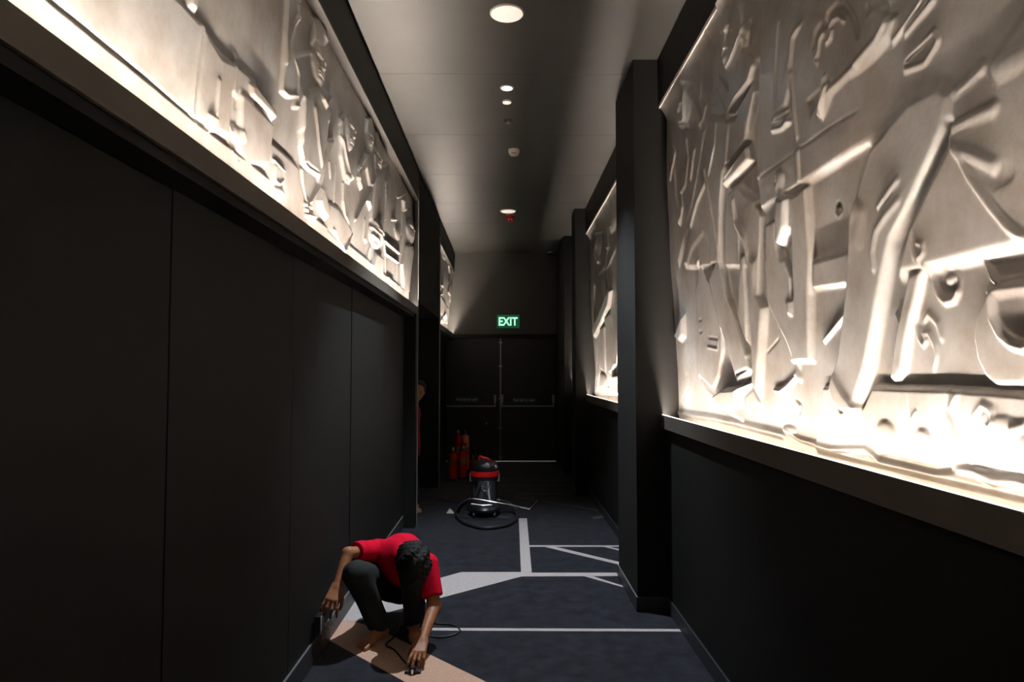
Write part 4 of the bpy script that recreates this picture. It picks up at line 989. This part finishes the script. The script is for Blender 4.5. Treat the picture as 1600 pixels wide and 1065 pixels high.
# ------------------------------------------------------------------ people: smooth bodies from tapered capsules
def smin(a, b, k):
    h = np.clip(0.5 + 0.5 * (a - b) / k, 0, 1)
    return a * (1 - h) + b * h - k * h * (1 - h)

def surface(prims, res, k0, cuts=(), wrinkle=None, pad=0.05):
    """prims: ('c', a, b, ra, rb, k) tapered capsule; ('e', centre, axes 3x3 rows, radii, k) ellipsoid. Surface nets."""
    lo, hi = np.full(3, 1e9), np.full(3, -1e9)
    for p in prims:
        if p[0] == 'c':
            for q, r in ((p[1], p[3]), (p[2], p[4])):
                lo = np.minimum(lo, np.array(q) - r); hi = np.maximum(hi, np.array(q) + r)
        else:
            R_ = max(p[3]); lo = np.minimum(lo, np.array(p[1]) - R_); hi = np.maximum(hi, np.array(p[1]) + R_)
    lo -= 0.03; hi += 0.03
    n = np.ceil((hi - lo) / res).astype(int) + 1
    ax = [lo[i] + res * np.arange(n[i]) for i in range(3)]
    D = np.full(n, 0.5, np.float32)
    for p in prims:
        k = p[-1] or k0
        if p[0] == 'c':
            a, b = np.array(p[1], float), np.array(p[2], float)
            R_ = max(p[3], p[4])
            l, h = np.minimum(a, b) - R_ - pad, np.maximum(a, b) + R_ + pad
        else:
            R_ = max(p[3]); l, h = np.array(p[1]) - R_ - pad, np.array(p[1]) + R_ + pad
        s = tuple(slice(max(int((l[i] - lo[i]) / res), 0), min(int((h[i] - lo[i]) / res) + 2, n[i])) for i in range(3))
        X, Y, Z = np.meshgrid(ax[0][s[0]], ax[1][s[1]], ax[2][s[2]], indexing='ij')
        if p[0] == 'c':
            d = b - a
            t = np.clip(((X - a[0]) * d[0] + (Y - a[1]) * d[1] + (Z - a[2]) * d[2]) / (d @ d + 1e-12), 0, 1)
            dist = np.sqrt((X - a[0] - t * d[0]) ** 2 + (Y - a[1] - t * d[1]) ** 2 + (Z - a[2] - t * d[2]) ** 2) - (p[3] + (p[4] - p[3]) * t)
        else:
            c, A, r = p[1], np.array(p[2], float), p[3]
            U = [((X - c[0]) * A[i, 0] + (Y - c[1]) * A[i, 1] + (Z - c[2]) * A[i, 2]) for i in range(3)]
            q0 = np.sqrt(sum((U[i] / r[i]) ** 2 for i in range(3))) + 1e-9
            q1 = np.sqrt(sum((U[i] / r[i] ** 2) ** 2 for i in range(3))) + 1e-9
            dist = q0 * (q0 - 1) / q1
        D[s] = smin(D[s], dist, k)
    X, Y, Z = np.meshgrid(*ax, indexing='ij')
    for pt, nrm in cuts:                       # keep the side the normal points away from
        D = np.maximum(D, (X - pt[0]) * nrm[0] + (Y - pt[1]) * nrm[1] + (Z - pt[2]) * nrm[2])
    if wrinkle is not None:
        D = D + wrinkle(X, Y, Z)
    D[0], D[-1], D[:, 0], D[:, -1], D[:, :, 0], D[:, :, -1] = 1, 1, 1, 1, 1, 1
    S = D < 0
    m = [x - 1 for x in n]
    cnt = np.zeros(m, np.int8)
    for i in (0, 1):
        for j in (0, 1):
            for l in (0, 1):
                cnt += S[i:i + m[0], j:j + m[1], l:l + m[2]]
    act = (cnt > 0) & (cnt < 8)
    idx = np.full(m, -1, np.int64)
    C = np.argwhere(act)
    idx[act] = np.arange(len(C))
    acc = np.zeros((len(C), 3)); num = np.zeros(len(C))
    for axis in range(3):
        o1, o2 = [a for a in range(3) if a != axis]
        for i in (0, 1):
            for j in (0, 1):
                off0 = np.zeros(3, int); off0[o1] = i; off0[o2] = j
                off1 = off0.copy(); off1[axis] = 1
                a0, a1 = C + off0, C + off1
                d0 = D[a0[:, 0], a0[:, 1], a0[:, 2]]; d1 = D[a1[:, 0], a1[:, 1], a1[:, 2]]
                x = (d0 < 0) != (d1 < 0)
                t = d0 / np.where(x, d0 - d1, 1)
                P = a0 + 0.0; P[:, axis] += t
                acc[x] += P[x]; num[x] += 1
    V = lo + res * acc / num[:, None]
    F_ = []
    for axis in range(3):
        o1, o2 = (axis + 1) % 3, (axis + 2) % 3
        sl0 = [slice(None)] * 3; sl1 = [slice(None)] * 3
        sl0[axis] = slice(0, -1); sl1[axis] = slice(1, None)
        A, B = S[tuple(sl0)], S[tuple(sl1)]
        E = np.argwhere(A != B)
        ins = A[E[:, 0], E[:, 1], E[:, 2]]
        q = []
        for i, j in ((1, 1), (0, 1), (0, 0), (1, 0)):
            c = E.copy(); c[:, o1] -= i; c[:, o2] -= j
            q.append(idx[c[:, 0], c[:, 1], c[:, 2]])
        q = np.stack(q, -1)
        q[~ins] = q[~ins][:, ::-1]
        F_.append(q)
    return V, np.concatenate(F_)

def body_part(name, prims, res, k0, m, parent, cuts=(), wrinkle=None):
    V, F_ = surface(prims, res, k0, cuts, wrinkle)
    off = np.array(wloc(parent))
    me = bpy.data.meshes.new(name)
    me.from_pydata((V - off).tolist(), [], F_.tolist())
    for p in me.polygons: p.use_smooth = True
    me.materials.append(m)
    o = bpy.data.objects.new(name, me)
    COL.objects.link(o); o.parent = parent
    return o

def unit(v):
    v = np.array(v, float)
    return v / np.linalg.norm(v)

def hand(prims, W, d, a, nrm, curl, spread=0.10, scale=1.0, thumb_curl=0.5):
    """W wrist; d wrist to knuckles; a from index side to little finger side; nrm palm side"""
    W = np.array(W, float); d = unit(d); a = unit(np.array(a) - d * np.dot(a, d)); nrm = unit(np.array(nrm) - d * np.dot(nrm, d) - a * np.dot(nrm, a))
    L = [(0.044, 0.026, 0.021), (0.048, 0.030, 0.022), (0.044, 0.028, 0.021), (0.034, 0.021, 0.018)]
    for i in range(4):
        u = (i - 1.5) * 0.0195 * scale
        kn = W + d * (0.088 - 0.004 * abs(i - 1.2)) * scale + a * u
        prims.append(('c', W + a * u * 0.6, kn, 0.0165 * scale, 0.0120 * scale, 0.012))
        p = kn
        ang = 0.0
        for s, l in enumerate(L[i]):
            ang += curl[s] if not isinstance(curl[0], (list, tuple)) else curl[i][s]
            q = p + (unit(d + a * (i - 1.5) * spread) * math.cos(ang) + nrm * math.sin(ang)) * l * scale
            r0, r1 = (0.0098, 0.0090, 0.0084, 0.0072)[s:s + 2]
            prims.append(('c', p, q, r0 * scale, r1 * scale, 0.004))
            p = q
    b = W + d * 0.022 * scale - a * 0.022 * scale
    t1 = b + unit(d * 0.75 - a * 0.62 + nrm * 0.35) * 0.045 * scale
    t2 = t1 + unit(d * 0.85 - a * (0.45 - thumb_curl * 0.5) + nrm * thumb_curl) * 0.033 * scale
    t3 = t2 + unit(d * 0.8 - a * (0.25 - thumb_curl * 0.7) + nrm * thumb_curl) * 0.026 * scale
    prims.append(('c', b, t1, 0.0165 * scale, 0.0118 * scale, 0.01))
    prims.append(('c', t1, t2, 0.0110 * scale, 0.0098 * scale, 0.004))
    prims.append(('c', t2, t3, 0.0098 * scale, 0.0080 * scale, 0.004))

def foot(prims, ankle, toe_dir, side, L=0.225):
    """ankle joint; direction of the toes; side vector pointing to the little toe"""
    A = np.array(ankle, float); d = unit([toe_dir[0], toe_dir[1], 0]); s = unit(side)
    heel = np.array([A[0], A[1], 0.030]) - d * 0.045
    prims.append(('c', A, heel, 0.036, 0.030, 0.02))
    ball = np.array([A[0], A[1], 0.022]) + d * (L - 0.045 - 0.075)
    prims.append(('c', heel, ball + s * 0.012, 0.028, 0.021, 0.02))
    prims.append(('c', A - np.array([0, 0, 0.015]), ball - s * 0.014, 0.033, 0.022, 0.025))
    prims.append(('c', ball - s * 0.022, ball + s * 0.028, 0.020, 0.016, 0.02))
    for i in range(5):
        b = ball + s * (-0.029 + 0.0162 * i) + d * 0.010
        l = (0.050, 0.048, 0.042, 0.036, 0.028)[i]
        r = (0.0122, 0.0074, 0.0072, 0.0070, 0.0068)[i]
        e = b + d * l; e[2] = r + 0.001
        prims.append(('c', b, e, r, r * 0.98, 0.003))

def head(prims, c, face, crown, s=1.0):
    c = np.array(c, float); f_ = unit(face); u = unit(np.array(crown) - f_ * np.dot(crown, f_)); r_ = np.cross(u, f_)
    A = np.stack([r_, f_, u])
    P = lambda x, y, z: c + (r_ * x + f_ * y + u * z) * s
    prims.append(('e', P(0, -0.012, 0.022), A, (0.076 * s, 0.096 * s, 0.092 * s), 0.02))      # skull
    prims.append(('e', P(0, 0.028, -0.045), A, (0.060 * s, 0.064 * s, 0.072 * s), 0.03))      # face
    prims.append(('c', P(0, 0.072, -0.098), P(0, 0.055, -0.092), 0.022 * s, 0.030 * s, 0.02))  # chin
    prims.append(('c', P(0, 0.092, 0.006), P(0, 0.110, -0.036), 0.009 * s, 0.013 * s, 0.008))  # nose
    for k in (-1, 1):
        prims.append(('c', P(0, 0.104, -0.040), P(k * 0.013, 0.098, -0.042), 0.009 * s, 0.008 * s, 0.006))
        prims.append(('c', P(k * 0.012, 0.086, 0.020), P(k * 0.048, 0.072, 0.020), 0.010 * s, 0.008 * s, 0.008))  # brow
        prims.append(('e', P(k * 0.031, 0.077, 0.002), A, (0.014 * s, 0.011 * s, 0.009 * s), 0.004))              # eyelid
        prims.append(('e', P(k * 0.078, -0.010, -0.008), A, (0.010 * s, 0.020 * s, 0.032 * s), 0.008))            # ear
        prims.append(('c', P(k * 0.050, 0.045, -0.020), P(k * 0.045, 0.050, -0.05), 0.020 * s, 0.018 * s, 0.02))  # cheek
    prims.append(('c', P(-0.021, 0.088, -0.066), P(0.021, 0.088, -0.066), 0.0075 * s, 0.0075 * s, 0.004))          # lips
    prims.append(('c', P(-0.018, 0.086, -0.077), P(0.018, 0.086, -0.077), 0.0085 * s, 0.0085 * s, 0.004))
    return P, A

# --- the crouching man
man = thing('person', (-0.65, 4.10, 0.0), 'barefoot man in a red shirt and dark trousers crouching and bending to the carpet', 'person')
sk_ = []
PEL, LUM, THO, CHE, NEC = (-0.668, 4.40, 0.24), (-0.655, 4.37, 0.335), (-0.640, 4.27, 0.405), (-0.612, 4.16, 0.425), (-0.575, 4.05, 0.455)
HEAD = (-0.522, 3.935, 0.462)
SHR, ELR, WRR = (-0.775, 4.215, 0.468), (-0.912, 4.01, 0.508), (-0.943, 3.885, 0.356)
SHL, ELL, WRL = (-0.462, 4.075, 0.425), (-0.408, 3.985, 0.215), (-0.449, 3.762, 0.106)
HIR, KNR, ANR = (-0.755, 4.38, 0.235), (-0.842, 3.93, 0.412), (-0.738, 4.06, 0.085)
HIL, KNL, ANL = (-0.580, 4.38, 0.235), (-0.530, 3.99, 0.385), (-0.548, 4.15, 0.085)
TORSO = [(PEL, LUM, 0.125, 0.120), (LUM, THO, 0.120, 0.125), (THO, CHE, 0.125, 0.112), (CHE, NEC, 0.105, 0.055)]
for a, b, ra, rb in TORSO: sk_.append(('c', a, b, ra, rb, 0.05))
sk_ += [('c', NEC, HEAD, 0.055, 0.052, 0.03), ('c', CHE, SHR, 0.085, 0.052, 0.05), ('c', CHE, SHL, 0.085, 0.052, 0.05),
        ('c', SHR, ELR, 0.047, 0.033, 0.03), ('c', ELR, WRR, 0.035, 0.024, 0.015),
        ('c', SHL, ELL, 0.048, 0.037, 0.03), ('c', ELL, WRL, 0.038, 0.025, 0.02),
        ('c', PEL, HIR, 0.11, 0.085, 0.05), ('c', PEL, HIL, 0.11, 0.085, 0.05),
        ('c', HIR, KNR, 0.080, 0.052, 0.03), ('c', KNR, ANR, 0.050, 0.034, 0.02),
        ('c', HIL, KNL, 0.080, 0.052, 0.03), ('c', KNL, ANL, 0.050, 0.034, 0.02)]
foot(sk_, ANR, (-0.40, -0.92), (-0.92, 0.40, 0), 0.235)
foot(sk_, ANL, (0.25, -0.97), (0.97, 0.25, 0))
hand(sk_, WRR, (-0.14, -0.74, -0.63), (-0.95, 0.10, 0.25), (-0.2, 0.5, -0.8), (0.30, 0.50, 0.40), 0.20, 0.98, 0.5)
hand(sk_, WRL, (-0.12, -0.93, -0.36), (0.97, -0.12, -0.1), (-0.1, 0.3, -0.95), ((0.15, 0.35, 0.25), (0.15, 0.38, 0.25), (0.28, 0.50, 0.30), (0.32, 0.50, 0.30)), 0.12, 0.98, 0.6)
Phead, Ahead = head(sk_, HEAD, (0.06, 0.30, -0.95), (0.25, -0.95, -0.25), 1.08)
body_part('body', sk_, 0.005, 0.03, M['skin'], man)
def fold(s, f1=38, f2=23):
    return lambda X, Y, Z: s * (np.sin(f1 * X + 17 * Z + 2.2 * np.sin(9 * Y)) * np.sin(f2 * Y - 12 * Z + 1.5 * np.sin(11 * X)))
G = 0.016
arm_u = unit(np.array(ELR) - SHR); arm_l = unit(np.array(ELL) - SHL)
sR = np.array(SHR) + arm_u * 0.19; sL = np.array(SHL) + arm_l * 0.185
sh_ = [('c', a, b, ra + G, rb + G, 0.05) for a, b, ra, rb in TORSO[1:3]]
sh_ += [('c', PEL, LUM, 0.125 + G, 0.12 + G, 0.05), ('c', CHE, np.array(CHE) * 0.25 + np.array(NEC) * 0.75, 0.105 + G, 0.075, 0.05),
        ('c', CHE, SHR, 0.085 + G, 0.052 + G, 0.05), ('c', CHE, SHL, 0.085 + G, 0.052 + G, 0.05)]
body_part('shirt', sh_, 0.006, 0.04, M['shirt'], man, [((-0.66, 4.44, 0.225), unit((0, 0.25, -1.0)))], fold(0.0045))
for nm, S_, E_, cut, u in (('sleeve', SHR, ELR, sR, arm_u), ('sleeve', SHL, ELL, sL, arm_l)):
    body_part(nm, [('c', S_, E_, 0.052 + G, 0.046 + G, 0.03)], 0.006, 0.03, M['shirt'], man, [(cut, u)], fold(0.0035, 55, 40))
tr_ = [('c', PEL, HIR, 0.128, 0.102, 0.05), ('c', PEL, HIL, 0.128, 0.102, 0.05), ('c', PEL, LUM, 0.130, 0.124, 0.04)]
cuR, cuL = np.array(KNR) * 0.10 + np.array(ANR) * 0.90, np.array(KNL) * 0.10 + np.array(ANL) * 0.90
tr_ += [('c', HIR, KNR, 0.098, 0.074, 0.04), ('c', KNR, ANR, 0.072, 0.064, 0.02), ('c', HIL, KNL, 0.098, 0.074, 0.04), ('c', KNL, ANL, 0.072, 0.064, 0.02)]
body_part('trousers', tr_, 0.006, 0.04, M['trousers'], man,
          [((0, 0, 0.064), (0, 0, -1.0))], fold(0.005, 46, 31))
ha = [('e', Phead(0, -0.020, 0.030), Ahead, (0.088 * 1.1, 0.104 * 1.1, 0.098 * 1.1), 0.02), ('e', Phead(0, -0.05, -0.02), Ahead, (0.080 * 1.1, 0.068 * 1.1, 0.075 * 1.1), 0.03)]
fc = unit((0.06, 0.30, -0.95))
body_part('hair', ha, 0.004, 0.02, M['hair'], man, [(Phead(0, 0.062, 0.03), fc)],
          lambda X, Y, Z: 0.0045 * np.sin(130 * X + 40 * np.sin(30 * Y)) * np.sin(110 * Z + 50 * Y) + 0.004 * np.sin(60 * X - 70 * Z))

# things in his hands
gd = thing('adapter_box', (-1.0, 3.775, 0.16), 'black box with a pale edge held against the wall by the crouching man', 'device')
MB().box(-1.019, -0.988, 3.71, 3.82, 0.150, 0.252).build('case', M['black_plastic'], gd, bevel=0.005)
MB().box(-0.989, -0.986, 3.72, 3.745, 0.17, 0.245).build('edge_plate', M['steel_dull'], gd)
MB().tube([(-1.0, 3.775, 0.152), (-1.0, 3.77, 0.08), (-0.985, 3.78, 0.01)], 0.005, 8, 6).build('lead', M['rubber'], gd, smooth=True)
tl = thing('corded_tool', (-0.478, 3.64, 0.0), 'small black corded hand tool pressed to the carpet under his right-side hand', 'tool')
MB().box(-0.502, -0.454, 3.585, 3.700, 0.004, 0.021).build('casing', M['black_plastic'], tl, bevel=0.006, smooth=True)
MB().lathe((-0.478, 3.598, 0.016), [(0.019, 0.0), (0.019, 0.014), (0.013, 0.022), (0.004, 0.024)], 20).build('knob', M['black_plastic'], tl, smooth=True)
MB().box(-0.483, -0.473, 3.578, 3.586, 0.006, 0.030).build('chrome_clip', M['chrome'], tl)
for k in (-1, 1):
    MB().box(-0.478 + k * 0.033 - 0.009, -0.478 + k * 0.033 + 0.009, 3.592, 3.630, 0.003, 0.014).build('foot', M['rubber'], tl, bevel=0.003)
cb = MB().tube([(-0.500, 3.66, 0.012), (-0.545, 3.74, 0.008), (-0.62, 3.89, 0.006), (-0.678, 3.955, 0.006), (-0.672, 4.01, 0.006), (-0.648, 4.10, 0.006), (-0.64, 4.27, 0.006), (-0.53, 4.335, 0.006), (-0.42, 4.29, 0.006), (-0.33, 4.27, 0.006), (-0.275, 4.19, 0.006), (-0.30, 4.11, 0.006), (-0.38, 4.07, 0.006), (-0.44, 4.09, 0.006)], 0.005, 8, 10).build('cable', M['rubber'], None, (-0.48, 4.05, 0.0), smooth=True)
tag(cb, 'black cable looping over the carpet around the crouching man', 'cable')

# --- the second person, peeping out of the side opening
p2 = thing('person', (-1.12, 7.72, 0.0), 'person in a maroon shirt peeping out from behind the left doorway edge', 'person')
b2 = []
PE, CH, NE, HD = (-1.16, 7.80, 0.78), (-1.11, 7.76, 1.08), (-1.04, 7.72, 1.22), (-0.985, 7.68, 1.345)
b2 += [('c', PE, CH, 0.12, 0.13, 0.05), ('c', CH, NE, 0.10, 0.05, 0.05), ('c', NE, HD, 0.048, 0.05, 0.03)]
SL, SR2 = (-1.06, 7.66, 1.14), (-1.22, 7.88, 1.12)
EL2, ER2 = (-1.06, 7.66, 0.88), (-1.27, 7.92, 0.86)
WL2, WR2 = (-1.05, 7.60, 0.67), (-1.26, 7.88, 0.64)
b2 += [('c', CH, SL, 0.08, 0.05, 0.05), ('c', CH, SR2, 0.08, 0.05, 0.05), ('c', SL, EL2, 0.045, 0.036, 0.03), ('c', EL2, WL2, 0.036, 0.025, 0.02), ('c', SR2, ER2, 0.045, 0.036, 0.03), ('c', ER2, WR2, 0.036, 0.025, 0.02)]
hand(b2, WL2, (0.0, -0.2, -1), (0.2, 1, 0), (-1, 0.2, 0), (0.2, 0.3, 0.2))
hand(b2, WR2, (0.0, -0.2, -1), (-0.2, 1, 0), (1, 0.2, 0), (0.2, 0.3, 0.2))
K1, A1 = (-1.07, 7.70, 0.44), (-1.01, 7.78, 0.085)
K2, A2 = (-1.23, 7.82, 0.44), (-1.24, 7.90, 0.085)
b2 += [('c', PE, K1, 0.09, 0.055, 0.04), ('c', K1, A1, 0.052, 0.034, 0.02), ('c', PE, K2, 0.09, 0.055, 0.04), ('c', K2, A2, 0.052, 0.034, 0.02)]
foot(b2, A1, (0.3, -0.95), (0.95, 0.3, 0)); foot(b2, A2, (-0.2, -0.98), (-0.98, 0.2, 0))
P2h, A2h = head(b2, HD, (0.18, -0.97, -0.12), (0.25, 0.05, 0.97), 0.98)
body_part('body', b2, 0.006, 0.03, M['skin'], p2)
body_part('shirt', [('c', PE, CH, 0.14, 0.148, 0.05), ('c', CH, NE, 0.115, 0.062, 0.05), ('c', CH, SL, 0.095, 0.066, 0.05), ('c', CH, SR2, 0.095, 0.066, 0.05),
                    ('c', SL, EL2, 0.062, 0.06, 0.03), ('c', SR2, ER2, 0.062, 0.06, 0.03), ('c', (-1.05, 7.73, 0.95), (-1.04, 7.73, 0.68), 0.085, 0.09, 0.04), ('c', PE, (-1.16, 7.8, 0.62), 0.14, 0.14, 0.04)],
          0.008, 0.04, M['shirt_dull'], p2, [((0, 0, 0.62), (0, 0, -1.0)), (np.array(NE) + np.array([0.01, 0, 0.02]), unit((0.3, 0, 1)))], fold(0.004))
body_part('trousers', [('c', PE, K1, 0.115, 0.075, 0.04), ('c', K1, A1, 0.072, 0.062, 0.02), ('c', PE, K2, 0.115, 0.075, 0.04), ('c', K2, A2, 0.072, 0.062, 0.02)],
          0.008, 0.04, M['trousers'], p2, [((0, 0, 0.085), (0, 0, -1.0)), ((0, 0, 0.80), (0, 0, 1.0))], fold(0.004))
body_part('hair', [('e', P2h(0, -0.022, 0.036), A2h, (0.083, 0.098, 0.092), 0.02)], 0.005, 0.02, M['hair'], p2, [(P2h(0, 0.050, 0.05), unit((0.18, -0.9, -0.45)))],
          lambda X, Y, Z: 0.003 * np.sin(130 * X + 20 * Y) * np.sin(90 * Z))
